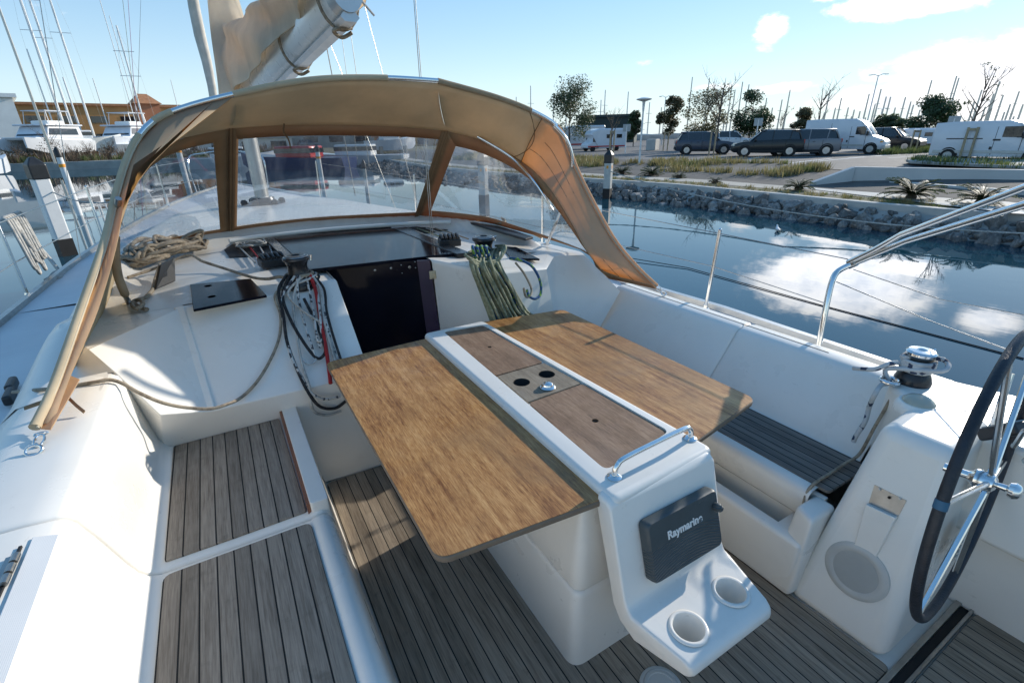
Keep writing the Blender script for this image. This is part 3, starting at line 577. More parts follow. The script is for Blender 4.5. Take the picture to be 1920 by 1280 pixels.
# grey fitting + blower on aft side of the pedestal
MB().tube([(2.02,.335,.62),(2.02,.315,.62)], .03, 16).build('pedestal_fitting', 'steel', ped); 
vb = MB().box((1.97,.325,.42), (.10,.012,.14)); 
for k in range(4): vb.box((1.97,.316,.375+.022*k), (.07,.008,.008))
vb.build('vent_grille', 'grey', ped, smooth=0, bevel=.003)
# vent on the seat side
vt = X(1905,1012,2.16); MB().box(vt, (.010,.16,.13)).build('seat_side_vent', 'cream', boat, smooth=30, bevel=.02, seg=4); MB().tube([vt+Vector((-.006,-.01,0)), vt+Vector((-.012,-.01,0))], .035, 18).build('vent_plug', 'trimwood', boat)
# sticker
stc = Z(1802,771,.789); ang = math.atan2((Z(1822,752,.8)-Z(1782,790,.8)).y, (Z(1822,752,.8)-Z(1782,790,.8)).x)
MB().box(stc+Vector((0,0,.0012)), (.155,.040,.0016), RZ(ang)).build('registration_sticker', 'sticker', boat, smooth=0); 
text_mesh('LO J4572', .036, .0004, 'ink', 'registration_letters', boat, stc+Vector((0,0,.0024)), RZ(ang), .0006)
# ---- steering wheel
wk = .89; wc = Vector((1.841*wk,.323*wk,H+(.749-H)*wk)); R_w = .462*wk; a_, e_ = -.096, -.069
wn_ = Vector((math.sin(a_)*math.cos(e_), math.cos(a_)*math.cos(e_), math.sin(e_))); wu = wn_.cross(Vector((0,0,1))).normalized(); wv_ = wn_.cross(wu)
wp = lambda t, r, o=0: wc+wu*(math.cos(t)*r)+wv_*(math.sin(t)*r)+wn_*o
whl = MB().tube([wp(2*pi*k/96, R_w) for k in range(96)], .0125, 14, closed=True).build('steering_wheel', 'leather', boat); bl(whl, 'large steering wheel with black leather rim, seen edge-on')
hub = wc + Vector((0,0,0))
for k in range(6):
    t = .28+k*pi/3; MB().tube([wp(t, .03, -.02), wp(t, R_w-.012, 0)], .0075, 10).build('spoke', 'steel', whl)
ax = wn_
def orient(v): return Vector((0,0,1)).rotation_difference(v).to_matrix()
OR = orient(-ax)
MB().lathe([(0,.036),(.014,.036),(.023,.030),(.027,.016),(.027,-.008),(.017,-.016),(.012,-.024),(.012,-.075)], wc, 24, OR).build('wheel_hub', 'steel', whl)
MB().lathe([(0,.086),(.010,.086),(.019,.080),(.023,.070),(.019,.060),(.010,.055),(.008,.036)], wc, 20, OR).build('hub_nut', 'steel', whl)
tb = [wp(t, R_w) for t in [2*pi*k/240 for k in range(240)]]
best = min(range(240), key=lambda k: (tb[k]-Vector((1.40,tb[k].y,.93))).length); MB().tube([wp(2*pi*(best-1)/240, R_w), wp(2*pi*(best+1)/240, R_w)], .0137, 14).build('rim_tape', simple('blue_tape', (.03,.11,.19), .6), whl)
# ================================================================== COCKPIT TABLE
tbl_z = .745
ctr = MB()
# lower pedestal
def rbox(x0, x1, y0, y1, r, zs):
    return MB().loft([[Vector((p.x, p.y, z)) for p in rrect([(x0+i,y0+i),(x1-i,y0+i),(x1-i,y1-i),(x0+i,y1-i)], max(.01, r-i), 7)] for z, i in zs], closed=True, caps=True)
ctr = rbox(.735, 1.31, .885, 1.84, .055, [(-.01,0),(.15,.006),(.315,.014),(.328,.017),(.335,.024)])
table = ctr.build('cockpit_table', 'gel', boat, smooth=45); bl(table, 'cockpit table with two brown teak leaves and a white centre console')
um_o = rbox(.752, 1.293, .902, 1.823, .05, [(.337,.010),(.342,.003),(.352,0),(.52,.012),(.694,.028)]).build('table_locker', 'gel', table, smooth=45)
cut(um_o, [MB().lathe([(0.0001,-.12),(.042,-.12),(.042,.1),(0.0001,.1)], Vector((Z(px_,py_,.744).x, Z(px_,py_,.744).y, .70)), 28) for px_, py_ in ((978,716),(1025,701))])
def leaf(q, lab):
    pts = [(p.x, p.y) for p in rrect(q, .045, 6)]
    o = MB().prism(pts, .6965, .7195).build('table_leaf', 'edgewood', table, smooth=30, bevel=.006, seg=3); bl(o, lab)
    t_ = MB().prism([(p.x, p.y) for p in rrect([(Vector(c)*.996+Vector(cc0)*.004) for c, cc0 in zip(q, [(sum(a[0] for a in q)/4, sum(a[1] for a in q)/4)]*4)], .043, 6)], .7190, .7215)
    t_.build('leaf_top', 'leaf', o, smooth=30, bevel=.001, seg=1); return o
leaf([(.300,.936),(.875,.880),(.875,2.41),(.299,2.392)], 'port table leaf of warm brown teak, inner edge in shade')
leaf([(1.20,.925),(1.400,.936),(1.763,1.018),(1.766,2.386),(1.20,2.47)][0:1]+[(1.763,1.018),(1.766,2.386),(1.20,2.47)], 'starboard table leaf of paler brown teak')
# white console frame: top + side profile running down to the cup-holder shelf
oc = [Vector((.838,2.435)), Vector((1.215,2.43)), Vector((1.30,.86)), Vector((.825,.84))]
fr = MB().prism([(p.x, p.y) for p in rrect(oc, .035, 6)], .690, .748)
con = fr.build('console_top', 'gel', table, smooth=40, bevel=.022, seg=5)
iw = [Z(831,621,.748), Z(905,608,.748), Z(1255,808,.748), Z(1136,881,.748)]
cut(con, [MB().prism([(p.x, p.y) for p in rrect(iw, .03, 6)], .732, .80)])
cuts = [Z(930,706,.74), Z(1020,680,.74), Z(989,756,.74), Z(1092,719,.74)]
def lerp(a, b, t): return a*(1-t)+b*t
def inset(q, e=.004):
    c = sum((Vector(p[:2]) for p in q), Vector((0,0)))/4; return [Vector(p[:2])+(c-Vector(p[:2])).normalized()*e for p in q]
pan = [([iw[0], iw[1], cuts[1], cuts[0]], 'panel'), ([cuts[0], cuts[1], cuts[3], cuts[2]], 'panelg'), ([cuts[2], cuts[3], iw[2], iw[3]], 'panel')]
holes = {0: [(Z(918,650,.744), .011)], 1: [(Z(978,716,.744), .038), (Z(1025,701,.744), .038)], 2: [(Z(1116,788,.744), .013)]}
for i, (q, mt) in enumerate(pan):
    o = MB().prism([(p.x, p.y) for p in rrect(inset(q, .006), .008 if i == 1 else .016, 3)], .7345, .7435).build('console_lid', mt, table, smooth=0, bevel=.0015, seg=1)
    bl(o, ['forward reddish brown console lid with a finger hole', 'greenish middle console panel with two bottle holes', 'aft reddish brown console lid with a finger hole'][i])
    cut(o, [MB().lathe([(0.0001,-.05),(r, -.05),(r, .05),(0.0001,.05)], p, 28) for p, r in holes[i]])
    for p, r in holes[i]:
        if r > .03:
            cut(con, [MB().lathe([(0.0001,-.05),(r, -.05),(r, .05),(0.0001,.05)], p, 28)])
            bh = MB().lathe([(r-.0004,-.002),(r-.0004,-.075)], p, 28, cap=False).build('bottle_hole', 'black', table); MB().lathe([(r-.0006,-.073),(0,-.073)], p, 28, cap=False).build('hole_floor', 'grey', bh)
        else: MB().lathe([(0,-.0112),(r,-.0112)], p, 20).build('finger_hole', 'dark', table)
kp = Z(1027,726,.744); MB().lathe([(.034,0),(.035,.004),(.030,.009),(.024,.011),(.022,.018),(.014,.024),(0,.026)], kp, 32).build('table_light', 'steel', table)
# instrument panel: back panel sloping from the table top down to the shelf
t0 = .055
prof = [(.905,.742),(.862,.742),(.842,.728),(.752,.435),(.738,.412),(.715,.402),(.545,.392),(.522,.380),(.515,.355),(.530,.335),(.70,.315),(.765,.335),(.800,.375),(.815,.42),(.905,.690)]
secs = []
for x, fl in ((.812,0.0),(.826,.006),(.86,.008),(1.0,.008),(1.22,.008),(1.262,.006),(1.278,0.0)):
    row = []
    for (y, z) in prof:
        # the shelf narrows a little, the top follows the console width
        tt = (z-.39)/.36; tt = max(0, min(1, tt)); xx = x
        if x > 1.1: xx = x - (1-tt)*(.012+.05*max(0, (.70-y)/.2))
        else: xx = x + (1-tt)*(.0+.045*max(0, (.70-y)/.2))
        cy, cz = .70, .42
        row.append(Vector((xx, y, z)) + (Vector((0,0,0)) if fl else Vector((0, (cy-y)*.03, (cz-z)*.03))))
    secs.append(row)
shelf = MB().loft(secs, closed=True, caps=True).build('instrument_console', 'gel', table, smooth=50, bevel=.012, seg=4)
cups = []
for (px, py) in ((1370,1107),(1291,1175)):
    p = Z(px, py, .400); cups.append(p)
cut(shelf, [MB().lathe([(0.0001,-.12),(.046,-.12),(.046,.06),(0.0001,.06)], Vector((p.x,p.y,.395)), 36) for p in cups])
for p in cups:
    tl = Matrix.Rotation(math.atan(.010/.17), 3, 'X')
    ch = MB().lathe([(0,-.105),(.036,-.105),(.040,-.098),(.0455,-.002),(.047,.0015),(.052,.003),(.057,.0015),(.059,-.003)], (p.x, p.y, .400), 48, cap=False).build('cup_holder', 'gel', table, smooth=50)
    MB().lathe([(0,.0),(.0035,.0)], (p.x+.004, p.y-.004, .2958), 12).build('drain_hole', 'dark', ch)
# instrument with cover
f0, f1 = Vector((0,.842,.728)), Vector((0,.752,.435)); dv = (f1-f0).normalized(); nface = Vector((0, dv.z, -dv.y)); nface = -nface if nface.y > 0 else nface
def onface(px, py):
    r = ray(px, py); P0 = f0+nface*.004; t = (P0-Vector((0,0,H))).dot(nface)/r.dot(nface); return Vector((0,0,H))+r*t
cor = [onface(*p) for p in ((1196,980),(1328,905),(1338,1010),(1213,1090))]
cen = sum(cor, Vector((0,0,0)))/4; upv = -dv; ux = Vector((1,0,0)); W_ = ((cor[1]-cor[0]).length+(cor[2]-cor[3]).length)/2; H_ = ((cor[0]-cor[3]).length+(cor[1]-cor[2]).length)/2
Rm = Matrix((ux, nface*-1, upv)).transposed()   # local x right, y into face, z up
cen += Vector((0,0,0))
q = rrect([(-W_/2,-H_/2),(W_/2,-H_/2),(W_/2,H_/2),(-W_/2,H_/2)], .02, 5)
ic = MB(); sx_ = [[Vector((p.x*s1, -d, p.y*s1)) for p in q] for s1, d in ((1,0),(1,.022),(.985,.032),(.955,.037))]
ic.loft(sx_, closed=True, caps=True)
for k in range(5): ic.tube([Vector((W_/2-.07-.008*k,-.038,H_/2-.02)), Vector((W_/2-.07-.008*k,-.030,H_/2-.0005))], .0016, 6)
icv = ic.build('instrument_cover', 'cover', table, smooth=40); icv.matrix_basis = Matrix.Translation(cen-wpos(table)) @ Rm.to_4x4(); bl(icv, 'charcoal ribbed cover on the chart display')
kn = MB().lathe([(.013,0),(.015,.012),(.013,.024),(.008,.03),(0,.031)], (0,0,0), 24, Matrix.Rotation(pi/2, 3, 'X')).build('cover_knob', 'cover', None); kn.parent = icv; kn.location = (W_/2-.022,-.036,H_/2-.055)
tb_ = MB().prism([(p.x, p.y) for p in rrect([(-.025,-.02),(.02,-.02),(.02,.012),(-.025,.012)], .009, 4)], 0, .006).build('cover_tab', 'grey', None); tb_.parent = icv; tb_.matrix_basis = Matrix.Translation((-W_/2+.05,-.004,-H_/2)) @ Matrix.Rotation(pi/2, 4, 'X')
cu = text_mesh('Raymarine', .037, .0006, 'letter', 'brand_letters', table, (0,0,0), Matrix.Rotation(pi/2, 3, 'X'), .0011); cu.parent = icv; cu.location = (-.004,-.0378,H_/2-.068); cu.name = 'white_letters'
# grab handle
h1, h2 = Z(1152,894,.748), Z(1294,822,.748); up = Vector((0,0,1))
d_ = (h2-h1).normalized(); mid = (h1+h2)/2+Vector((0,.0,.055))
hp = cr([h1, h1+up*.025, h1+up*.045+d_*.012, h1+up*.056+d_*.04, mid+Vector((0,0,.003)), h2+up*.056-d_*.04, h2+up*.045-d_*.012, h2+up*.025, h2], 6)
hd = MB().tube(hp, .0095, 16).build('grab_handle', 'steel', table)
for h in (h1, h2): MB().lathe([(.024,0),(.024,.003),(.018,.007),(.011,.010)], h, 24).build('handle_foot', 'steel', hd)
# pipe fitting beneath
nf = Vector((.905,.893,.45)); rr = orient(Vector((.15,-1,-.25)).normalized()); MB().lathe([(.032,0),(.032,.008),(.022,.012),(.022,.03),(.016,.034),(.016,.065)], nf, 24, rr).build('hose_fitting', 'steel', table)
MB().lathe([(0,0),(.0055,0)], (.905,.8915,.60), 10, Matrix.Rotation(pi/2,3,'X')).build('screw_hole', 'dark', table)

# ================================================================== COMPANIONWAY, HATCHES, WINCHES
# lined opening below the sliding hatch
def quad(a, b, c, d): return MB().add([a, b, c, d], [(0,1,2,3)])
oa = [Vector((.52,3.36,1.0)), Vector((1.16,3.20,1.0))]
inn = MB(); inn.add([(.525,3.36,1.0),(.525,3.36,-.1),(1.175,3.12,-.1),(1.165,3.12,1.0),(.45,4.6,1.0),(.45,4.6,-.9),(1.35,4.6,-.9),(1.35,4.6,1.0)], [(0,4,5,1),(3,2,6,7),(4,7,6,5),(1,5,6,2)])
inn.build('cabin_interior', 'dark', boat, smooth=0)
wb = MB().add([(.525,3.34,.985),(.525,3.28,-.02),(1.19,3.05,-.02),(1.165,3.10,.985)], [(0,1,2,3)]).build('companionway_door', 'acryl', boat, smooth=0, solid=.012); bl(wb, 'smoked dark companionway door')
MB().add([(1.085,3.125,.99),(1.105,3.075,-.02),(1.20,3.035,-.02),(1.163,3.09,.99)], [(0,1,2,3)]).build('door_frame', 'purple', boat, smooth=0, solid=.02, off=1)
lt = Y(812,515,3.03); MB().box(lt, (.05,.014,.055)).box(lt+Vector((0,-.008,0)), (.03,.008,.035)).build('door_latch', 'cream', boat, smooth=0, bevel=.004)
for (px, py, r) in ((752,497,.004),(778,491,.004),(754,512,.004),(779,502,.004),(768,501,.011),(733,503,.008),(703,507,.008)):
    MB().lathe([(r,0),(r*.8,.004),(0,.005)], Y(px, py, 3.17-(px-640)*.0005), 16, Matrix.Rotation(pi/2,3,'X')).build('brass_knob', 'steeld', boat)
hq = [Z(580,505,1.0), Z(858,474,1.0), Z(735,428,1.0), Z(512,444,1.0)]
hs_ = MB().slab(hq, .022).build('sliding_hatch', 'acryl', boat, smooth=0, bevel=.004); bl(hs_, 'smoked acrylic sliding hatch over the companionway')
# hatch surround rails
MB().slab([Z(495,446,1.006), Z(512,444,1.006), Z(580,507,1.006), Z(560,510,1.006)][::-1], .03).build('hatch_rail', 'blackm', boat, smooth=0, bevel=.004)
MB().slab([Z(735,427,1.006), Z(758,426,1.006), Z(882,473,1.006), Z(857,476,1.006)][::-1], .03).build('hatch_rail', 'blackm', boat, smooth=0, bevel=.004)
# garage opening / dark recess where the ropes run out, port and starboard
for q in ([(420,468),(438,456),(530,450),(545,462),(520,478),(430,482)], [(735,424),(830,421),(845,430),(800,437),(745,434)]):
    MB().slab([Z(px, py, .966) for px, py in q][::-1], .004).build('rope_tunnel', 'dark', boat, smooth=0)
# white moulded lip over the hatch garage
lip = [(430,452),(470,446),(540,438),(620,430),(700,424),(780,419),(845,416)]
MB().tube(cr([Z(px, py, 1.035) for px, py in lip], 6), .018, 12).build('moulded_lip', 'gel', boat)
def acr_hatch(q, z, lab, holes):
    o = MB().slab([Z(px, py, z) for px, py in q], .014).build('deck_locker_lid', 'acryl', boat, smooth=0, bevel=.003); bl(o, lab)
    MB().slab([Z(px, py, z-.012)+Vector((0,0,0)) for px, py in q], .012).build('lid_base', 'gel', o, smooth=0)
    for px, py in holes: MB().lathe([(.0,.0012),(.020,.0012)], Z(px, py, z), 24).build('finger_hole', 'dark', o)
acr_hatch([(362,580),(500,553),(470,522),(356,533)], .975, 'dark acrylic locker lid with two finger holes, port of the hatch', [(390,536),(397,556)])
acr_hatch([(958,484),(1012,485),(968,463),(940,462)], .975, 'dark acrylic locker lid under the starboard rope bundle', [(975,471)])
o = MB().slab([Z(px, py, z) for px, py, z in ((292,543,.965),(330,527,.965),(328,480,1.10),(302,496,1.10))], .02).build('dark_pad', 'black', boat, smooth=0, bevel=.006); bl(o, 'dark blue black pad leaning by the rope coil')
# low black track on starboard roof, grab rail
MB().slab([Z(px, py, 1.02) for px, py in ((872,418),(985,452),(1000,448),(888,412))][::-1], .02).build('roof_track', 'black', boat, smooth=0, bevel=.006)
def winch(c, r, h, lab, chrome=False):
    w = MB().lathe([(r*1.35,0),(r*1.38,h*.12),(r*1.15,h*.30),(r*1.02,h*.36)], c, 36).build('winch', 'blackm', boat); bl(w, lab)
    MB().lathe([(r*1.02,h*.34),(r*.86,h*.5),(r*.82,h*.68),(r*.95,h*.80),(r*1.05,h*.84)], c, 36).build('winch_drum', 'steeld' if chrome else 'blackm', w)
    MB().lathe([(r*1.05,h*.83),(r*1.12,h*.86),(r*1.12,h*.92),(r*.95,h*.97),(r*.4,h*.985),(r*.3,h*.94),(0,h*.94)], c, 36).build('winch_top', 'steel' if chrome else 'blackm', w)
    if not chrome: MB().lathe([(r*1.125,h*.90),(r*1.0,h*.962),(r*.72,h*.98)], c, 36, cap=False).build('winch_ring', 'steeld', w)
    MB().tube([c+Vector((r*.9,-.01,h*.9)), c+Vector((r*1.25,-.02,h*.94)), c+Vector((r*1.15,-.02,h*.8))], .006, 8).build('feeder_arm', 'steel', w); return w
wpC = Vector((.325,3.02,.95)); winch(wpC, .066, .20, 'black port coachroof winch with rope turns')
wsC = Vector((1.46,2.86,.955)); winch(wsC, .066, .20, 'black starboard coachroof winch hung with green ropes')
wgC = Vector((2.30,.70,.785)); winch(wgC, .046, .150, 'chrome primary winch on the starboard coaming', True)
# clutches
def clutch(c, a, n, lab):
    R = RZ(a); o = MB().box(c+Vector((0,0,.028)), (.030*n+.01,.13,.056), R).build('rope_clutch', 'black', boat, smooth=0, bevel=.008, seg=2); bl(o, lab)
    for k in range(n):
        b0 = c+R @ Vector((.030*(k-(n-1)/2),0,.058)); MB().tube(cr([b0+R @ Vector((0,.05,.0)), b0+R @ Vector((0,.02,.022)), b0+R @ Vector((0,-.03,.020)), b0+R @ Vector((0,-.07,.006))], 4), .0115, 8).build('clutch_lever', 'black', o)
clutch(Z(512,498,.97), .15, 5, 'port bank of black rope clutches'); clutch(Z(843,460,.985), -.25, 5, 'starboard bank of black rope clutches')
# spinnaker-pole style fittings and jammer heads on the port side deck
o = MB()
for (px, py) in ((22,722),(18,742)): o.box(Z(px, py, .66), (.035,.14,.05), RZ(.1))
o.build('rope_jammer', 'black', boat, smooth=0, bevel=.012, seg=3)
# ---- stanchions, lifelines, pushpit
def stan(base, top, nm_='stanchion', r=.0125): 
    o = MB().tube([base, top], r, 12).lathe([(.03,0),(.03,.008),(.018,.02),(.015,.04)], base, 16).lathe([(.0125,0),(.013,.006),(.006,.014),(0,.015)], top, 12).build(nm_, 'steel', boat); return o
s1 = Vector((2.74,2.06,.62)); s1t = X(1350,432,2.74); stan(s1, s1t)
s0t = Vector((2.74,2.06+1.2,.62))
stan(Vector((2.66,3.95,.63)), Vector((2.66,3.95,1.22))); stan(Vector((2.20,6.2,.73)), Vector((2.22,6.2,1.32))); stan(Vector((1.45,8.5,.87)), Vector((1.47,8.5,1.45)))
pl_ = [(-1.46,5.5),(-1.33,6.0),(-1.0,7.4),(-.42,9.4)]
for (x, y) in [(-1.455,5.18),(-1.455,4.30)]: stan(Vector((x,y,.64)), Vector((x,y,1.24)))
stan(Vector((-1.14,6.85,.77)), Vector((-1.14,6.85,1.35))); stan(Vector((-.62,8.9,.9)), Vector((-.62,8.9,1.48)))
# bow pulpit
pb = MB().tube(cr([(-.25,9.95,.98),(-.25,9.95,1.5),(.0,10.6,1.58),(.34,11.2,1.6),(.65,10.6,1.58),(.85,9.95,1.5),(.85,9.95,.98)], 6), .014, 10); pb.build('bow_pulpit', 'steel', boat)
# stern pushpit rail (starboard)
b0 = Vector((2.60,1.22,.62)); rp = cr([b0, X(1548,580,2.62), X(1560,528,2.66), X(1572,508,2.70), X(1600,494,2.74)], 5)
e1 = X(1700,452,2.70); e2 = X(1920,384,2.50); e3 = e2+(e2-e1)*.7
MB().tube(rp+[e1, e2, e3], .0145, 14).build('stern_rail', 'steel', boat)
k1 = X(1590,492,2.735); k2 = X(1690,440,2.66); k3 = X(1920,352,2.40); MB().tube([k1, X(1640,468,2.72), k2, k3, k3+(k3-k2)*.7], .0135, 14).build('stern_rail', 'steel', boat)
MB().lathe([(.019,-.02),(.019,.02)], X(1598,495,2.74), 14, orient((e1-rp[-1]).normalized())).build('rail_clamp', 'steeld', boat)
# inner support of pushpit seen through the wheel
MB().tube([X(1895,700,2.2), X(1845,850,2.15), X(1820,940,2.1)], .011, 10).build('wheel_guard', 'steel', boat)
# lifelines (starboard upper, lower, and netting line) running aft to the rail
def wire(pts, r=.0028, nm_='lifeline'): return MB().tube(pts, r, 6).build(nm_, 'steeld', boat)
Lh = s1t-Vector((0,0,.02)); Lm = s1+Vector((0,0,.31))
wire([Vector((1.46,8.5,1.43)), Vector((2.21,6.2,1.30)), Vector((2.66,3.95,1.20)), Lh, X(1590,486,2.735)])
wire([Vector((1.46,8.5,1.14)), Vector((2.21,6.2,1.02)), Vector((2.66,3.95,.93)), Lm, X(1552,570,2.62)])
wire([X(1600,505,2.8), X(1760,560,2.75), X(1920,590,2.4)]); wire([X(1568,528,2.66), X(1740,600,2.7), X(1900,660,2.4)])
Pt = [Vector((-1.40,1.0,1.20)), Vector((-1.45,2.6,1.21)), Vector((-1.455,4.30,1.22)), Vector((-1.455,5.18,1.22)), Vector((-1.14,6.85,1.33)), Vector((-.62,8.9,1.46)), Vector((-.25,9.95,1.48))]
wire(Pt, .0045); wire([p-Vector((0,0,.30)) for p in Pt], .0045)
# ---- mast, boom, rigging
mx, my = .47, 6.5
ms = MB(); q = []
for z in (1.05, 15.0): q.append([Vector((mx+.075*math.cos(t)*(1), my+.12*math.sin(t), z)) for t in [2*pi*k/24 for k in range(24)]])
ms.loft(q, closed=True, caps=True); mast = ms.build('mast', 'alu', boat, smooth=60); bl(mast, 'tall silver mast stepped on the coachroof')
MB().lathe([(.22,0),(.22,.03),(.14,.05),(.12,.10)], (mx,my,1.06), 24).build('mast_collar', 'blackm', boat)
for k in range(6): MB().lathe([(.035,0),(.038,.05),(.02,.07)], (mx+.2*math.cos(k*1.05), my+.2*math.sin(k*1.05), 1.07), 10).build('turning_block', 'blackm', boat)
bE = Vector((.79,2.98,2.47)); bG = Vector((.47,6.4,2.13))
bd = (bG-bE).normalized(); bu = Vector((0,0,1)); bu = (bu-bd*bd.dot(bu)).normalized(); bs_ = bd.cross(bu)
def bsec(p, a=.094, c=.132): return [p+bs_*(math.cos(t)*a)+bu*(math.sin(t)*c) for t in [2*pi*k/28 for k in range(28)]]
boom = MB().loft([bsec(bE), bsec(bG)], closed=True, caps=True).build('boom', 'white', boat, smooth=60, bevel=.01, seg=2); bl(boom, 'white painted boom above the sprayhood')
q = [[p+bs_*x+bu*z for x, z in ((-.03,-.120),(-.05,-.145),(-.03,-.165),(.03,-.165),(.05,-.145),(.03,-.120))] for p in (bE-bd*.02, bG)]
MB().loft(q, closed=True, caps=True).build('boom_track', 'alu', boom, smooth=30)
MB().loft([bsec(bE-bd*.03,.09,.127), bsec(bE+bd*.05,.099,.137)], closed=True, caps=True).build('boom_end_cap', 'alu', boom, smooth=60)
# furled headsail
fs_b = Vector((.33,10.9,1.25)); fdir = Vector((mx,my+.1,15.0))-fs_b; fs_t = fs_b+fdir
# aim: forestay seen at photo x~375 near the top of frame
pts_ = [fs_b+fdir*(k/40) for k in range(41)]
hdsl = MB().tube([p+Vector((.012*math.sin(k*1.7),.01*math.cos(k*2.3),0)) for k, p in enumerate(pts_)], [(.03 if k < 2 else .062+.03*min(1, k/14)+.008*math.sin(k*1.3)) for k in range(41)], 14).build('furled_headsail', 'sailuv', boat, smooth=60); bl(hdsl, 'cream headsail furled around the forestay')
MB().lathe([(.09,-.12),(.10,-.02),(.10,.03),(.05,.06)], fs_b, 20).build('furler_drum', 'blackm', boat)
# shrouds and running lines
def line3(a, b, r, mat='steeld', nm_='shroud', sag=0, par=None):
    p = [a.lerp(b, k/8)+Vector((0,0,-sag*math.sin(pi*k/8))) for k in range(9)]; return MB().tube(p, r, 6).build(nm_, mat, par or boat)
hound = Vector((mx, my, 13.5))
line3(Vector((-1.24,6.1,.75)), Vector((mx-.9,my,6.2)), .0035); line3(Vector((2.2,6.0,.75)), Vector((mx+.9,my,6.2)), .0035); line3(Vector((1.95,6.1,.8)), Vector((mx,my,6.2)), .003)
line3(Z(792,0,5) if 0 else Y(779,0,3.9), Y(788,155,3.9)-Vector((0,0,1.2)), .003); line3(Y(776,0,3.9), Y(784,155,3.9)-Vector((0,0,1.2)), .003)
line3(Y(632,0,6.0), Y(650,150,6.0)-Vector((0,0,.8)), .003); line3(Y(655,45,5.5), Y(672,150,5.5)-Vector((0,0,.8)), .003)
line3(Y(607,60,4.6), Y(640,180,4.6)-Vector((0,0,.8)), .004, 'r_white')
line3(Y(676,0,3.0), Y(702,30,3.0), .006, 'steeld', 'boom_pin')
# ================================================================== SPRAYHOOD
hood = thing('sprayhood', (0.8, 3.0, 1.0), 'tan canvas sprayhood with clear vinyl windows and steel hoops over the companionway', 'sprayhood')
def resamp(P, n):
    P = cr(P, 8); L = [0]
    for i in range(1, len(P)): L.append(L[-1]+(P[i]-P[i-1]).length)
    out = []; j = 0
    for k in range(n+1):
        s = L[-1]*k/n
        while j < len(L)-2 and L[j+1] < s: j += 1
        t = (s-L[j])/max(1e-9, L[j+1]-L[j]); out.append(P[j].lerp(P[j+1], min(1, max(0, t))))
    return out
def yA(px): return 2.05 if px < 300 else 2.05
A1 = [Z(72,798,.90)] + [Y(px, py, y) for px, py, y in ((108,722,2.14),(162,570,2.42),(203,452,2.64),(222,372,2.78),(243,302,2.90),(268,254,2.96),(302,224,3.0),(365,200,3.0),(440,181,3.0))]
A2 = [Y(px, py, 3.0) for px, py in ((440,181),(530,162),(620,151),(730,150),(820,155))]
A3 = [Y(px, py, y) for px, py, y in ((820,155,3.0),(930,185,3.0),(1000,212,2.99),(1044,240,2.97),(1064,280,2.90),(1082,325,2.80),(1112,385,2.62),(1150,452,2.42),(1195,505,2.27))] + [Z(1228,536,.82)]
B1 = [X(228,520,-.66), X(222,470,-.60)] + [Y(px, py, y) for px, py, y in ((224,405,3.15),(240,345,3.25),(268,300,3.32),(330,262,3.4),(430,241,3.45))]
B2 = [Y(px, py, 3.45) for px, py in ((430,241),(500,236),(560,234),(640,234),(700,236),(770,239),(838,246))]
B3 = [Y(px, py, y) for px, py, y in ((838,246,3.45),(900,262,3.4),(960,292,3.28),(1010,330,3.0),(1045,375,2.8),(1075,425,2.60),(1098,468,2.44))]+[Z(1132,512,.90)]
C1 = BASE[0:1]+BASE[1:6]; C2 = BASE[5:10]; C3 = BASE[9:15]+[BASE[15]]
nS = (16, 20, 26)
canv = MB(); ROWS = 9
def patch(Pa, Pb, n, rows, sag):
    a = resamp(Pa, n); b = resamp(Pb, n); out = []
    for r in range(rows+1):
        t = r/rows; out.append([a[k].lerp(b[k], t)+sag(k/n, t, a[k], b[k]) for k in range(n+1)])
    return out
up = Vector((0,0,1)); ctr0 = Vector((.8,2.7,1.0))
def sagf(k, t, a, b):
    m = (a+b)/2; o = (m-ctr0); o.y = 0; o = o.normalized(); taut = -.02*math.sin(pi*t)*(.8+.5*math.sin(9*k)); return o*taut
pa = [patch(A1, B1, nS[0], ROWS, sagf), patch(A2, B2, nS[1], ROWS, sagf), patch(A3, B3, nS[2], ROWS, sagf)]
KW = 9
canv.loft(pa[0]); canv.loft(pa[1]); canv.loft([r_[:KW+1] for r_ in pa[2]])
cv = canv.build('canvas_roof', 'canvasroof', hood, smooth=60, solid=.003, doubles=.002)
MB().loft([r_[KW:] for r_ in pa[2]]).build('side_wing', 'canvas', hood, smooth=60, solid=.003)['label'] = 'starboard canvas wing glowing orange in the sun'
MB().tube([r_[KW]+(ctr0-r_[KW]).normalized()*.004 for r_ in pa[2]], .0026, 6).build('stitched_seam', 'seam', hood)
# canvas hem sleeve round the aft hoop, with three gaps that bare the tube
full = resamp(A1, 40)[:-1]+resamp(A2, 40)[:-1]+resamp(A3, 40)
def idx_near(px, py):
    best = None
    for i, p in enumerate(full):
        v = p-Vector((0,0,H)); c = Vector((rt.dot(v), -dn.dot(v)*-1, fw.dot(v)))
        sx2 = CX+FPX*rt.dot(v)/fw.dot(v); sy2 = CY+FPX*dn.dot(v)/fw.dot(v); d = (sx2-px)**2+(sy2-py)**2
        if best is None or d < best[0]: best = (d, i)
    return best[1]
gaps = [(idx_near(262,262), idx_near(298,228)), (idx_near(322,214), idx_near(440,181)), (idx_near(728,150), idx_near(818,155)), (idx_near(1000,212), idx_near(1038,234))]
j = 0
for g0, g1 in gaps+[(len(full)-1, len(full))]:
    if g0 > j: MB().tube([p-(Vector((.8,2.9,.9))-p).normalized()*.010 for p in full[j:g0+1]], .0165, 10).build('canvas_hem', 'canvasroof' if j < 70 else 'canvas', hood, smooth=60)
    j = g1
MB().tube([p-(Vector((.8,2.9,.9))-p).normalized()*.010 for p in full[14:idx_near(1044,240)+1]], .0135, 12).build('aft_hoop', 'steel', hood)
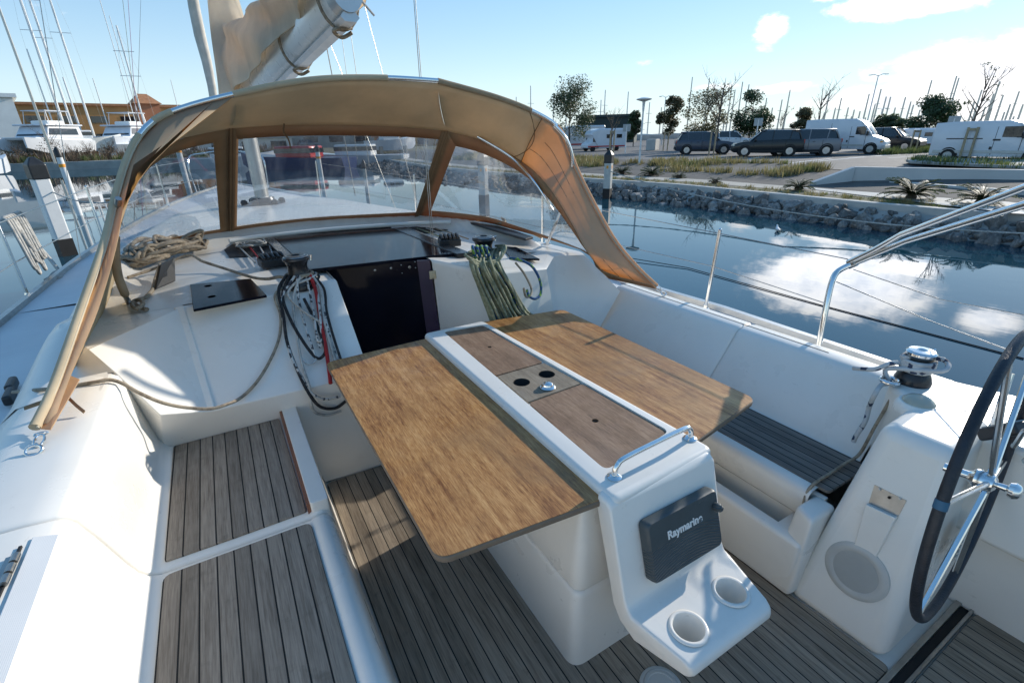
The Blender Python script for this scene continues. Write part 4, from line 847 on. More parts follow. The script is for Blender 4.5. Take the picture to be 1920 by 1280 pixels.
# aft edge binding strip on the wings (pale piping)
MB().tube([p+Vector((0,-.014,0)) for p in full[idx_near(1044,240):]], .005, 8).build('edge_piping', 'piping', hood)
MB().tube([p+Vector((0,-.014,0)) for p in full[:idx_near(300,224)]], .005, 8).build('edge_piping', 'piping', hood)
# port wing outer hem panel: pale canvas strip seen along the port edge
pw = resamp([Z(98,796,.89)] + [Y(px, py, y) for px, py, y in ((134,700,2.16),(182,585,2.36),(216,470,2.56),(233,380,2.70),(250,310,2.82))], 20)
MB().loft([full[0:41:2][:21], [p+Vector((.0,.02,0)) for p in pw]]).build('side_flap', 'canvas', hood, smooth=60, solid=.003)
# hoop legs
lg = cr([Y(1040,236,2.86), Y(1062,262,2.84), Y(1073,300,2.84), Y(1068,350,2.87), Y(1052,395,2.92), Y(1038,430,2.97), Z(1026,456,.975)], 8)
MB().tube(lg, .0125, 12).build('hoop_leg', 'steel', hood)
l2 = cr([Y(895,256,3.36), Y(960,296,3.22), Y(1005,345,3.02), Y(1036,394,2.92)], 8); MB().tube(l2, .010, 12).build('inner_hoop', 'steel', hood)
lgp = cr([Y(222,372,2.72), Y(217,420,2.8), Y(216,470,2.88), Y(221,515,2.95), Y(233,548,3.0), Z(240,566,.965)], 8)
MB().tube(lgp, .0125, 12).build('hoop_leg', 'steeld', hood); MB().tube(lgp[12:-7], .019, 12).build('leg_sleeve', 'canvas', hood, smooth=60)
for p in (Z(1026,456,.96), Z(242,570,.955)): MB().lathe([(.03,0),(.03,.006),(.014,.012),(.014,.03),(0,.035)], p, 20).build('hoop_foot', 'steel', hood)
# seams across the canvas (stitched lines) on roof and starboard side
def patch_at(g_, u, t):
    n = len(g_[0])-1; r = len(g_)-1; k = min(n-1, int(u*n)); fu = u*n-k; q = min(r-1, int(t*r)); ft_ = t*r-q
    return (g_[q][k]*(1-fu)+g_[q][k+1]*fu)*(1-ft_)+(g_[q+1][k]*(1-fu)+g_[q+1][k+1]*fu)*ft_
def inw(p, d=.004): q = ctr0-p; q.y *= .3; return p+q.normalized()*d
for uu in ([(.20+.8*k/20, .98-.0*k) for k in range(21)], [(.36+.64*k/20, .62) for k in range(21)], [(.40+.6*k/20, .34) for k in range(21)]):
    MB().tube([inw(patch_at(pa[2], u, t)) for u, t in uu], .0018, 6).build('stitched_seam', 'seam', hood)
MB().tube([inw(patch_at(pa[2], .30+.06*math.sin(pi*k/12), k/12)) for k in range(13)], .0026, 6).build('stitched_seam', 'seam', hood)
# small reinforcing flap by the starboard leg
MB().add([Y(1002,318,3.08), Y(1028,333,2.97), Y(1062,318,2.86), Y(1043,380,2.93)], [(0,1,2,3)]).build('canvas_pocket', 'canvas', hood, smooth=0, solid=.003)
# dark lower flap along the starboard wing bottom
MB().loft([[Z(1110,480,.965), Z(1132,508,.93), Z(1165,520,.90), Z(1222,534,.88)], [Z(1118,500,.93), Z(1142,522,.87), Z(1172,528,.85), Z(1232,541,.845)]]).build('lower_flap', 'canvasband', hood, smooth=60, solid=.004)
# windows
def window(Bs, Cs, n, bands, lab, tri=False):
    b = resamp(Bs, n); c = resamp(Cs, n); rows = 12
    G = [[b[k].lerp(c[k], r/rows) + Vector((0,.015*math.sin(pi*r/rows)*math.sin(pi*k/n),0)) for k in range(n+1)] for r in range(rows+1)]
    u0, u1, v0, v1 = bands
    def at(u, v): return patch_at(G, u, v)
    U = [u0+(u1-u0)*k/n for k in range(n+1)]; V = [v0+(v1-v0)*k/rows for k in range(rows+1)]
    w = MB().loft([[at(u, v) for u in U] for v in V]).build('window_pane', 'vinyl', hood, smooth=60); bl(w, lab)
    bd_ = MB(); e = Vector((0,-.004,0))
    ring = lambda uu0, uu1, vv0, vv1, m_: [at(uu0+(uu1-uu0)*k/m_, vv0) for k in range(m_)]+[at(uu1, vv0+(vv1-vv0)*k/m_) for k in range(m_)]+[at(uu1-(uu1-uu0)*k/m_, vv1) for k in range(m_)]+[at(uu0, vv1-(vv1-vv0)*k/m_) for k in range(m_)]
    o_, i_ = ring(0, 1, 0, 1, 20), ring(u0, u1, v0, v1, 20)
    bd_.loft([[p+e for p in o_+o_[:1]], [p+e for p in i_+i_[:1]]]); bd_.build('window_border', 'canvasband', hood, smooth=60, solid=.003)
window(B1, C1, 16, (.02,.955,.075,.94), 'port side clear window')
window(B2, C2, 20, (.035,.975,.075,.935), 'centre clear window, creased and reflecting')
window(B3, C3, 24, (.055,.93,.11,.90), 'starboard clear window')
for Bp, Cp, w_ in ((B2[0], C2[0], .035), (B2[-1], C2[-1], .045)):
    d = (Cp-Bp); MB().add([Bp+Vector((-w_,-.010,0)), Bp+Vector((w_,-.010,0)), Cp+Vector((w_,-.010,0)), Cp+Vector((-w_,-.010,0))], [(0,1,2,3)]).build('window_pillar', 'canvasband', hood, smooth=0, solid=.004)
    for s_ in (-.5, 0, .5): MB().tube([Bp+Vector((w_*s_,-.0155,0)), Cp+Vector((w_*s_,-.0155,0))], .002, 5).build('zip_line', 'seam', hood)
# hanging strap inside
MB().tube(cr([Y(533,232,3.35), Y(532,248,3.35), Y(541,262,3.35), Y(545,278,3.37)], 6), .007, 8, flat=.4).build('hanging_strap', 'seam', hood)
# snap hooks
def snap(p, q, strap_mat='canvas'):
    d = (q-p); n_ = d.normalized(); rr_ = orient(n_)
    MB().tube([p+rr_ @ Vector((math.cos(t)*.018, math.sin(t)*.006, .02+math.cos(t*2)*.0)) for t in [2*pi*k/16 for k in range(16)]], .003, 6, closed=True).build('strap_ring', 'steel', hood)
    c = p.lerp(q, .45); ringp = [c+rr_ @ Vector((math.sin(t)*.013, 0, math.cos(t)*.030)) for t in [2*pi*k/20 for k in range(20)]]
    MB().tube(ringp, .0038, 8, closed=True).build('snap_hook', 'steel', hood)
    ringp = [q+Vector((math.cos(t)*.020, math.sin(t)*.012, .012+.012*math.sin(t))) for t in [2*pi*k/20 for k in range(20)]]
    MB().tube(ringp, .0045, 8, closed=True).build('deck_eye', 'steel', hood)
snap(Z(79,806,.885), Z(66,850,.862)); snap(Z(1228,532,.82), Z(1244,553,.737))
# lower port strap piece and its tie ends
MB().add([Z(120,700,.965), Z(150,712,.95), Z(96,806,.885), Z(76,804,.885)], [(0,1,2,3)]).build('side_strap', 'canvas', hood, smooth=0, solid=.004)
MB().tube(cr([Z(113,712,.965), Z(120,735,.93), Z(140,757,.90), Z(158,772,.875)], 5), .008, 8, flat=.35).build('tie_end', 'canvasband', hood)
MB().tube(cr([Z(100,742,.93), Z(75,755,.90), Z(46,765,.885)], 5), .008, 8, flat=.35).build('tie_end', 'canvasband', hood)
# ================================================================== SAIL BAG
bag = thing('sail_cover', (.6, 4.6, 2.5), 'beige zipped sail bag with the lowered mainsail lying along the boom', 'sail cover')
mb_ = MB(); secs = []
for i in range(21):
    t = i/20; p = bE.lerp(bG, t); hgt = .30+.42*t**1.7+.025*math.sin(i*2.1); wd = .20+.07*t+.03*math.sin(i*1.3)
    row = []
    for k in range(22):
        a = k/21; # from starboard foot over the top to port foot
        s_ = 1-2*a; x = wd*math.copysign(abs(s_)**.6, s_) if abs(s_) > 1e-6 else 0; z = -.02+hgt*(1-abs(s_)**2.2); bul = 1+.22*math.sin(pi*min(1, abs(s_)*1.05))
        wr = .030*math.sin(k*1.1+i*.9)+.022*math.sin(i*1.9+k*.7)
        row.append(p+bs_*(x*bul*.62+wr)+Vector((0,0,1))*z)
    secs.append(row)
mb_.loft(secs, caps=True).build('bag', 'sailcover', bag, smooth=70, sub=1, solid=.004)
# collar wrapping the mast
secs = []
for i in range(8):
    t = i/7; z = 2.0+1.22*t; r = .27-.15*t
    secs.append([Vector((mx+.02+r*1.0*math.cos(a)*(1+.05*math.sin(3*a+i)), my-.12-(1-t)*.12+r*1.5*math.sin(a), z)) for a in [2*pi*k/20 for k in range(20)]])
MB().loft(secs, closed=True).build('mast_collar_cover', 'sailcover', bag, smooth=70, sub=1)
MB().tube(cr([bE.lerp(bG, .02+.14*k)+bs_*(-.12 if 0 else .115)+bu*.09 for k in range(8)], 5), .007, 6).build('bag_rope_edge', 'edgewood', bag)
# loose sail bits below the boom
secs = []
for i in range(10):
    t = i/9; p = bE.lerp(bG, .12+.6*t)-bu*.16+bs_*-.0; r = .045*math.sin(pi*t)+.012
    secs.append([p+bs_*(math.cos(a)*r*.8)-bu*(r*.9)+bu*(math.sin(a)*r) for a in [2*pi*k/10 for k in range(10)]])
# reefing ties round the boom
def boom_tie(t, nm_, lab, mat):
    p = bE.lerp(bG, t); pts = [p+bs_*(math.cos(a)*.108)+bu*(math.sin(a)*.155-.012) for a in [2*pi*k/24 for k in range(24)]]
    o = MB().tube(pts, .009, 8, closed=True); k0 = p-bu*.175
    o.tube(cr([k0+bs_*.05, k0+bd*.03-bu*.02, k0-bs_*.05, k0-bd*.03+bu*.01, k0+bs_*.05+bu*.02], 5), .010, 8)
    ob = o.build(nm_, mat, None); tag(ob, lab, 'rope', 'ties round the boom')
boom_tie(.035, 'reef_tie', 'thick tie rope at the end of the boom', 'r_tan'); boom_tie(.30, 'reef_tie', 'pinkish tie rope knotted round the middle of the boom', 'trimwood' if 0 else 'r_tan')
# ================================================================== ROPES
def rp_(pts, r, mat, name, lab, grp=None, n=8, sm=7, cat='rope', closed=False):
    o = MB().tube(cr(pts, sm, closed), r, n, closed=closed).build(name, mat, None, smooth=60); tag(o, lab, cat, grp); return o
rnd = random.Random(3)
def loops(center, rx, ry, ang, nl, h, turns, jit):
    out = []; R = RZ(ang)
    ph = 0
    for k in range(int(turns*nl)):
        a = 2*pi*k/nl*1.0; sx3 = rx*(.62+.42*rnd.random()); sy3 = ry*(.5+.6*rnd.random()); lay = h*(.15+.85*rnd.random())*max(.25, 1-abs(math.cos(a))**2*.5)
        out.append(center + R @ Vector((math.cos(a)*sx3+rnd.uniform(-jit, jit), math.sin(a)*sy3+rnd.uniform(-jit, jit), lay)))
    return out
cA = Z(318,487,.965); cB = Z(262,500,.965)
axd = Z(375,466,.965)-Z(240,510,.965); an = math.atan2(axd.y, axd.x); L_ = axd.length/2
c0 = (Z(375,466,.965)+Z(240,510,.965))/2
pts = loops(c0+Vector((0,0,.012)), L_*1.0, .17, an, 8, .15, 7, .06)
pts += loops(c0-axd*.28+Vector((0,0,.015)), L_*.40, .13, an, 7, .14, 6, .035)
pts += loops(c0+axd*.26+Vector((0,0,.015)), L_*.5, .13, an, 6, .17, 6, .035)
rp_(pts, .0125, 'r_tan', 'rope_coil', 'big heap of tan rope piled on the port coachroof', n=7, sm=7)
# sheet from coil to winch, round it and down
wc1 = wpC+Vector((0,0,.085)); wrap = [wc1+Vector((math.cos(a)*.074, math.sin(a)*.074, -.012*a/6)) for a in [3.4-.5*k for k in range(11)]]
sheet = [Z(240,520,1.0), Z(300,500,1.01), Z(352,478,1.05), Z(380,490,1.02), Z(420,503,.985), Z(470,519,.98), Z(500,523,1.0), Z(523,519,1.02)]+wrap
rp_(sheet, .0095, 'r_tan', 'sheet_rope', 'tan rope led from the coil across to the port winch')
def facet(px, py, off=.026):   # point on the sloping bulkhead facet (plane through Cc, Dd, Hh)
    n_ = (Dd-Cc).cross(Hh-Cc).normalized(); n_ = -n_ if n_.y > 0 else n_
    r = ray(px, py); P0 = Cc+n_*off; t = (P0-Vector((0,0,H))).dot(n_)/r.dot(n_); return Vector((0,0,H))+r*t
rp_([wc1+Vector((-.06,-.03,-.05)), facet(516,552), facet(526,590), facet(524,630), facet(508,672), facet(482,715), facet(452,745,.02), Z(425,758,.64), Z(395,766,.645), Z(350,764,.67), Z(305,755,.73), Z(262,737,.80), Z(228,718,.845), Z(205,712,.868), Z(180,716,.872), Z(150,721,.87), Z(110,728,.872), Z(70,731,.865), Z(25,735,.72)], .0078, 'r_tan', 'control_line', 'long thin tan line looping across the white bulkhead to the port deck jammer', n=7)
# bundle on port winch
def hang(x0, y0, pxs, r, mat, nm_, lab, z0=1.04, grp='ropes hung on the port winch'):
    pts = [wpC+Vector((x0, y0, z0-.95-.0))]+[facet(px, py, .028+.012*((i*7) % 3)) if py < 735 else Y(px, py, 2.42) for i, (px, py) in enumerate(pxs)]
    return rp_(pts, r, mat, nm_, lab, grp, n=7)
B = [
 (-.07,-.02,[(522,545),(531,590),(538,640),(556,690),(578,735),(600,762),(628,765),(648,752)], .0085,'r_black','black rope hanging from the port winch down past the table corner'),
 (-.055,-.04,[(530,555),(545,600),(575,650),(596,672),(610,660),(606,640),(590,600),(570,560)], .0085,'r_black','short black rope loop in the middle of the port winch bundle'),
 (-.03,-.06,[(528,560),(533,610),(545,665),(565,705),(583,735),(606,748),(638,743)], .0072,'r_fleck','black flecked white rope, outermost on the left of the port winch bundle'),
 (-.02,-.07,[(560,560),(572,610),(585,650),(592,674),(578,682),(562,668)], .0066,'r_fleck','flecked rope loop ending in a small knot under the port winch'),
 (.0,-.07,[(550,560),(556,620),(566,680),(580,725),(587,768),(612,778),(640,770)], .0068,'r_white','grey white rope forming the lowest loop below the port winch'),
 (.02,-.07,[(540,548),(560,575),(588,596),(607,608),(611,625),(600,640),(592,636)], .0075,'r_white','grey white rope crossing diagonally over the port winch bundle'),
 (.05,-.05,[(592,545),(601,600),(611,650),(618,700),(620,718)], .0105,'r_red','flat red line hanging at the right of the port winch bundle'),
 (.055,-.04,[(600,540),(606,590),(618,640),(632,690),(640,715)], .0075,'r_white','white rope running down beside the red line'),
 (.06,-.03,[(607,540),(612,580),(622,620),(638,670),(650,700)], .0072,'r_black','black rope at the far right of the port winch bundle'),
 (.06,-.03,[(603,545),(610,590),(617,625),(628,660),(640,690)], .0065,'r_fleck','thin flecked rope between the red line and the right black rope'),
 (.03,-.06,[(580,545),(588,585),(594,630),(600,650),(603,640),(600,590),(596,552)], .0068,'r_fleck','flecked rope loop hanging just left of the red line'),
]
for x0, y0, pxs, r, mat, lab in B: hang(x0, y0, pxs, r, mat, 'winch_rope', lab)
for k in range(7):
    a = k*.9; pts = [wpC+Vector((math.cos(t)*(.082+.012*((k*5) % 3)), math.sin(t)*(.082+.01*((k*3) % 3)), .03+.012*k+.02*math.sin(t+a))) for t in [2*pi*q/14 for q in range(14)]]
    rp_(pts, .0075, ['r_white','r_black','r_fleck','r_white','r_red','r_fleck','r_black'][k], 'winch_turns', ['white','black','flecked','upper white','red','upper flecked','upper black'][k]+' rope turn lying round the base of the port winch' if k < 3 else None, 'rope turns round the port winch', closed=True, n=7) if k < 3 else None
# rope mess in the port tunnel
pts = loops(Z(478,463,.972), .12, .10, .2, 6, .07, 4, .03); rp_(pts, .0075, 'r_white', 'rope_tangle', 'pale rope tangle in front of the port rope clutches')
for k in range(5):
    a = Z(436+22*k, 452, .975); b = Z(478+13*k, 492, .985); rp_([a, a.lerp(b, .5)+Vector((0,0,.004)), b], .006, ['r_white','r_red','r_white','r_fleck','r_tan'][k], 'halyard', ['left pale','red','middle white','flecked','right tan'][k]+' line entering the port rope clutches', 'lines into the port clutches')
for k in range(5):
    a = Z(748+17*k, 428, .982); b = Z(822+14*k, 460-3*k, .995); rp_([a, a.lerp(b, .5)+Vector((0,0,.004)), b], .006, ['r_white','r_white','r_green','r_white','r_tan'][k], 'halyard', ['leftmost white','second white','green flecked','fourth white','rightmost tan'][k]+' line entering the starboard rope clutches', 'lines into the starboard clutches')
# knot and stopper by the port hood leg
kp0 = Z(252,570,.965); rp_([Z(285,545,.97), Z(272,558,.972), Z(258,562,.975), Z(248,570,.985), Z(256,578,.99), Z(268,570,.995), Z(262,562,.99), Z(250,566,.98), Z(262,576,.975), Z(276,580,.972)], .0105, 'r_tan', 'knotted_rope', 'tan rope end tied in a knot by the port hoop foot')
rp_([Z(285,545,.97), Z(292,520,.98), Z(300,495,1.03)], .0095, 'r_tan', 'rope_tail', 'short tan rope tail between the knot and the big rope heap')
# green bundle on starboard winch, hanging over the pod face
def sface(px, py, off=.02):
    n_ = (f2-p2).cross(p3-p2).normalized(); n_ = -n_ if n_.y > 0 else n_
    r = ray(px, py); P0 = p2+n_*off; t = (P0-Vector((0,0,H))).dot(n_)/r.dot(n_); return Vector((0,0,H))+r*t
gm = []
for k in range(30):
    u = k/29; xt = 880+52*u+rnd.uniform(-3, 3); xb = 925+78*u+rnd.uniform(-4, 4); yb_ = 612-22*u+rnd.uniform(-5, 2)
    off = .014+.011*(k % 4)+.01*math.sin(u*pi)
    top = wsC+Vector((-.075+.15*u, -.06-.03*math.sin(u*pi), .10+.02*rnd.random()))
    mid1 = sface(xt+2, 492+rnd.uniform(-3, 3), off+.03); mid2 = sface(xt*.6+xb*.4+rnd.uniform(-3, 3), 540, off+.01); mid3 = sface(xt*.25+xb*.75+rnd.uniform(-3, 3), 582, off)
    bot = sface(xb, yb_+8, off)
    mat = 'r_blue' if k in (6, 9, 20, 24) else 'r_white' if k in (12, 16) else 'r_green'
    gm.append((mat, [top, mid1, mid2, mid3, bot, sface(xb+5, yb_+14, off)]))
names = {'r_blue': 'blue and green flecked rope strands', 'r_white': 'grey white rope strands', 'r_green': 'faded olive green rope strands'}
for mat in ('r_green', 'r_blue', 'r_white'):
    o = MB()
    for m_, pts in gm:
        if m_ == mat: o.tube(cr(pts, 6), .0088 if mat != 'r_white' else .006, 7)
    if mat == 'r_green':
        for k in range(3): o.tube(cr([wsC+Vector((-.09,-.03,.10-.03*k)), sface(872+5*k, 478+5*k, .07), sface(903, 492+5*k, .075), sface(936-2*k, 484+4*k, .07), sface(948-3*k, 462+4*k, .06), wsC+Vector((.09,.0,.12-.02*k))], 6), .0085, 7)
        for k in range(4): o.tube([wsC+Vector((math.cos(t)*(.088+.006*k), math.sin(t)*.088, .03+.02*k)) for t in [2*pi*q/20 for q in range(20)]], .0085, 7, closed=True)
    if mat == 'r_blue':
        for k in range(4): o.tube(cr([wsC+Vector((-.07+.03*k,-.06,.11)), sface(886+8*k, 462, .05), sface(892+9*k, 484, .045), sface(898+9*k, 500, .04)], 5), .0095, 7)
    ob = o.build('winch_rope', mat, None, smooth=60); tag(ob, names[mat]+' hung in a bundle from the starboard winch', 'rope', 'ropes hung on the starboard winch')
def s3(px, py, y): return Y(px, py, y)
rp_([s3(955,484,2.66), s3(975,487,2.62), s3(998,500,2.58), s3(1012,525,2.55), s3(1014,550,2.52), s3(1004,560,2.5), s3(992,555,2.5), s3(988,543,2.5)], .0088, 'r_blue', 'rope_loop', 'blue and green flecked rope loop at the right of the starboard bundle')
rp_([s3(966,492,2.60), s3(982,512,2.56), s3(996,540,2.53), s3(994,554,2.5), s3(986,556,2.5), s3(982,540,2.5)], .0075, 'r_tan', 'rope_loop', 'brownish rope loop inside the blue rope loop')
# white rope on the sprayhood track
rp_([Z(930,412,1.06), Z(938,418,1.07), Z(948,414,1.08), Z(940,408,1.07), Z(952,420,1.06), Z(985,432,1.04), Z(1015,446,1.0)], .0075, 'r_tan', 'rope_tail', 'pinkish tan rope knotted on the black track under the starboard window')
# primary winch rope
wg = wgC
turns = [wg+Vector((math.cos(a)*.050, math.sin(a)*.050, .060+.0092*a/2/pi*1.25)) for a in [k*.5 for k in range(56)]]
fl = Z(1668,716,.797)
rp_([Z(1600,690,.80), Z(1640,692,.83), wg+Vector((-.05,.06,.08))]+turns+[wg+Vector((.02,-.066,.125)), wg+Vector((-.04,-.09,.10)), fl+Vector((.03,.03,.04)), fl+Vector((0,0,.0)), Z(1652,722,.79), Z(1640,740,.76)-Vector((.0,0,0)), X(1630,762,2.17), X(1622,790,2.16), X(1606,815,2.145), X(1600,828,2.14)], .0092, 'r_bluew', 'winch_sheet', 'blue flecked white sheet wound on the chrome winch with its tail hanging to the seat', n=8, sm=5)
o = MB().tube([fl+Vector((math.cos(t)*.030, math.sin(t)*.030, .006)) for t in [2*pi*k/24 for k in range(24)]], .009, 10, closed=True).build('fairlead_ring', 'steel', boat)
rp_([X(1676,738,2.20), X(1640,800,2.165), X(1612,850,2.15), Z(1585,868,.45), Z(1555,888,.44), Z(1528,905,.44), X(1512,925,1.79), X(1506,950,1.78)], .0065, 'r_tan', 'drain_hose', 'thin grey brown hose running from the coaming over the starboard seat corner', cat='hose')
# rope hank on the port lifeline
hk = MB(); hx = -1.455
for k in range(7):
    yy = 5.35+.06*k; dz_ = .36+.05*math.sin(k*2); hk.tube(cr([Vector((hx+.015,yy,1.22)), Vector((hx+.05,yy-.05,1.05)), Vector((hx+.06,yy-.02,1.22-dz_)), Vector((hx+.05,yy+.07,1.22-dz_-.03)), Vector((hx+.03,yy+.08,1.0)), Vector((hx+.01,yy+.05,1.23)), Vector((hx-.02,yy+.02,1.22))], 6, True), .012, 8, closed=True)
tag(hk.build('mooring_rope', 'r_white', None, smooth=60), 'grey mooring rope hanging in a hank on the port lifeline', 'rope')
rp_([Vector((hx+.02,5.5,1.2)), Vector((hx+.06,5.5,.95)), Z(75,465,.80), Z(105,500,.70), Z(112,512,.66)], .016, 'r_white', 'mooring_rope', 'grey mooring rope running from the lifeline hank to the port deck cleat')
rp_([Z(85,525,.66), Z(100,517,.67), Z(118,512,.68), Z(112,520,.70), Z(92,524,.69), Z(104,510,.69), Z(116,518,.67)], .014, 'r_white', 'mooring_rope', 'rope coiled round the port deck cleat')
MB().box(Z(103,518,.65), (.05,.30,.03), RZ(0)).build('deck_cleat', 'blackm', boat, bevel=.01)
# signal halyards, port
for px0, px1, m_, lab in ((230,260,'r_green','dark green flag halyard rising from the port deck'),(240,258,'trimwood','purplish flag halyard rising beside the green one'),(264,256,'r_black','dark thin halyard rising beside the purple one')):
    a = X(px1, 262, -1.05); b = X(px0, 0, -.80 if 1 else 0); d = (b-a); rp_([a-d*1.2, a, b, b+d*.6], .0042, m_ if m_ != 'trimwood' else simple('purple_line', (.22,.05,.13), .7), 'flag_halyard', lab, n=6, sm=2)
# ================================================================== WATER, SHORE, LAND
WZ, GZ, PZ = -.40, .37, .12
struct(MB().add([(-900,-300,WZ),(400,-300,WZ),(400,900,WZ),(-900,900,WZ)], [(0,1,2,3)]), 'water', 'water', smooth=0)
shore = [(14.0,-30),(13.2,-2),(12.92,3.1),(12.9,4.9),(12.85,7.2),(12.7,10.5),(12.6,14.1),(11.7,18),(10.7,23),(9.8,29),(10.4,38),(11.2,47),(11,57)]
crest = [(15.6,-30),(14.9,-2),(14.0,2.9),(13.65,4.6),(13.6,6.1),(13.75,8.7),(13.9,12.4),(13.3,16.3),(12.4,22.6),(12.2,30),(13,38),(14,47),(14,58)]
def strip(A_, B_2, za, zb, name, mat, **k): return struct(MB().loft([[Vector((x,y,za)) for x, y in A_], [Vector((x,y,zb)) for x, y in B_2]]), name, mat, **k)
def off_(P, d): return [(x+d, y) for x, y in P]
strip(off_(shore, -.8), crest, WZ-.5, -.06, 'bank', 'conc2', smooth=0)
# low concrete kerb along the crest
kb = MB()
c2 = off_(crest, .22)
kb.loft([[Vector((x,y,-.11)) for x, y in crest], [Vector((x,y,.10)) for x, y in crest], [Vector((x,y,.10)) for x, y in c2], [Vector((x,y,.05)) for x, y in c2]]); tag(kb.build('quay_edge', 'conc', None, smooth=0, bevel=.012), 'low concrete kerb running along the top of the rock bank', 'kerb')
c3 = off_(crest, 1.0); c4 = [(x+1.9, y) for x, y in crest]; c5 = [(x+(9.2 if y > 9 else 6.0), y) for x, y in crest]
strip(c2, c3, .085, .10, 'soil_strip', 'ground', smooth=0)
strip([(x-.02, y) for x, y in c3], c4, .104, .12, 'path', 'path', smooth=0)
edge = [(19.6,-30),(19.4,-2),(19.2,2.9),(19.0,4.6),(19.0,6.5),(20.1,10.8),(22.6,14),(22.3,16.6),(22.1,20),(20.6,26),(20.5,32),(20.5,40),(21,48),(21,59)]
g1, g2 = [], []
sl = MB(); NB = 60; rows = []
def atY(P, y):
    for i in range(len(P)-1):
        if P[i][1] <= y <= P[i+1][1]: t = (y-P[i][1])/(P[i+1][1]-P[i][1]); return P[i][0]*(1-t)+P[i+1][0]*t
    return P[-1][0]
for j in range(NB+1):
    y = -30+88*j/NB; xa = atY(c4, y)-.05; xb = atY(edge, y); rows.append([Vector((xa+(xb-xa)*k/10, y, .115+(GZ-.115)*min(1, k/10*1.15)+(.03*math.sin(y*1.3+k)+.03*math.sin(y*.7+k*2) if 0 < k < 10 and y > 10 else 0))) for k in range(11)])
sl.loft(rows); struct(sl, 'embankment', 'soil', smooth=40)
# parking ground: one sheet to the horizon
P = [(x-.15, y) for x, y in edge]
g = MB(); N = len(P); g.add([Vector((x,y,GZ)) for x, y in P]+[Vector((900,y*14+30,GZ)) for x, y in P], [(i, N+i, N+i+1, i+1) for i in range(N-1)])
struct(g, 'car_park', 'asphalt', smooth=0)
# north and west land behind a quay wall
nq = [(-400,66),(-60,65.5),(-16.5,65.3),(-8,65),(-2,65.2),(6,64.5),(11,63)]
w = MB(); w.loft([[Vector((x,y,WZ-.6)) for x, y in nq], [Vector((x,y,.30)) for x, y in nq], [Vector((x,y+.8,.32)) for x, y in nq]]); tag(w.build('quay_wall', 'conc2', None, smooth=0), 'long grey concrete quay wall across the basin', 'quay wall')
g = MB(); g.add([Vector((x,y+.75,.31)) for x, y in nq]+[Vector((x*6,900,.31)) for x, y in nq], [(i, i+1, len(nq)+i+1, len(nq)+i) for i in range(len(nq)-1)]); g.add([(11,63.7,.31),(30,58,.31),(400,600,.31),(66,900,.31)], [(0,1,2,3)]); g.add([(9,56,-.9),(11,64,.28),(30,58.2,.30),(13,56,.28)], [(0,1,2,3)])
struct(g, 'quay_ground', 'ground', smooth=0)
# white road paint, island kerb
ln = MB()
def rline(a, b, w_=.14): 
    a, b = Vector(a), Vector(b); d = (b-a).normalized(); n_ = Vector((-d.y, d.x, 0))*w_/2; ln.add([a-n_, b-n_, b+n_, a+n_], [(0,1,2,3)])
for q in (((1480,306),(1560,297)), ((1530,303),(1700,287)), ((1400,299),(1430,294)), ((1330,297),(1360,293)), ((1665,296),(1710,294)), ((1590,296),(1690,290)), ((1180,297),(1270,296))):
    rline(Z(*q[0], GZ+.004), Z(*q[1], GZ+.004), .16)
struct(ln, 'road_marking', 'line', smooth=0)
isl = [Z(px, py, GZ) for px, py in ((1697,307),(1720,303),(1800,303),(1920,308),(2100,316),(2200,340),(1920,323),(1760,314),(1705,311))]
tag(MB().slab([p+Vector((0,0,.07)) for p in isl][::-1], .11).build('kerb_island', 'conc2', None, smooth=0, bevel=.03), 'kerbed planting island in the car park in front of the right white van', 'kerb')
ctrI = sum(isl, Vector((0,0,0)))/len(isl); struct(MB().add([ctrI+(p-ctrI)*.96+Vector((0,0,.075)) for p in isl][::-1], [tuple(range(len(isl)))]), 'island_soil', 'ground', smooth=0)
isg = [Z(px, py, GZ+.01) for px, py in ((1660,290),(1730,286),(1760,285),(1752,281),(1690,282))]; struct(MB().add(isg[::-1], [tuple(range(5))]), 'grass_verge', 'ground', smooth=0)
# ramp walls
def wall(pts, thick, name, lab):
    """pts: list of (x,y,ztop); base at .05"""
    o = MB()
    for a, c in zip(pts, pts[1:]):
        d = Vector((c[0]-a[0], c[1]-a[1], 0)).normalized(); n_ = Vector((-d.y, d.x, 0))*thick/2; A0, C0 = Vector((a[0],a[1],0)), Vector((c[0],c[1],0))
        o.hexa([A0-n_+Vector((0,0,-.1)), C0-n_+Vector((0,0,-.1)), C0+n_+Vector((0,0,-.1)), A0+n_+Vector((0,0,-.1)), A0-n_+Vector((0,0,a[2])), C0-n_+Vector((0,0,c[2])), C0+n_+Vector((0,0,c[2])), A0+n_+Vector((0,0,a[2]))])
    return tag(o.build(name, 'whitewall', None, smooth=0, bevel=.01), lab, 'wall')
wA, wB, wC = Z(1521,349,.12), Z(1592,347,.12), Z(1950,386,.12)
wall([(wA.x,wA.y,.24),(wB.x,wB.y,.66)], .18, 'ramp_wall', 'short white wall with a sloping top, left end of the ramp')
wall([(wB.x+.09,wB.y-.0,.66),(19.6,4.0,.62),(20.6,.5,.60)], .18, 'ramp_wall', 'long white retaining wall at the back of the ramp')
wD = Z(1668,351,.12); wE = Z(1868,368,.12); dd = (wE-wD); wall([(wD.x,wD.y,.30),(wE.x,wE.y,.30),(wE.x+dd.x*1.2,wE.y+dd.y*1.2,.30)], .16, 'ramp_wall', 'lower white wall in front of the long one, behind the cycads')
rampf = [Z(px, py, .124) for px, py in ((1500,352),(1592,346),(1680,352),(1950,386),(2100,410),(1900,400),(1700,376))]
struct(MB().add(rampf[::-1], [tuple(range(len(rampf)))]), 'ramp', 'conc', smooth=0)
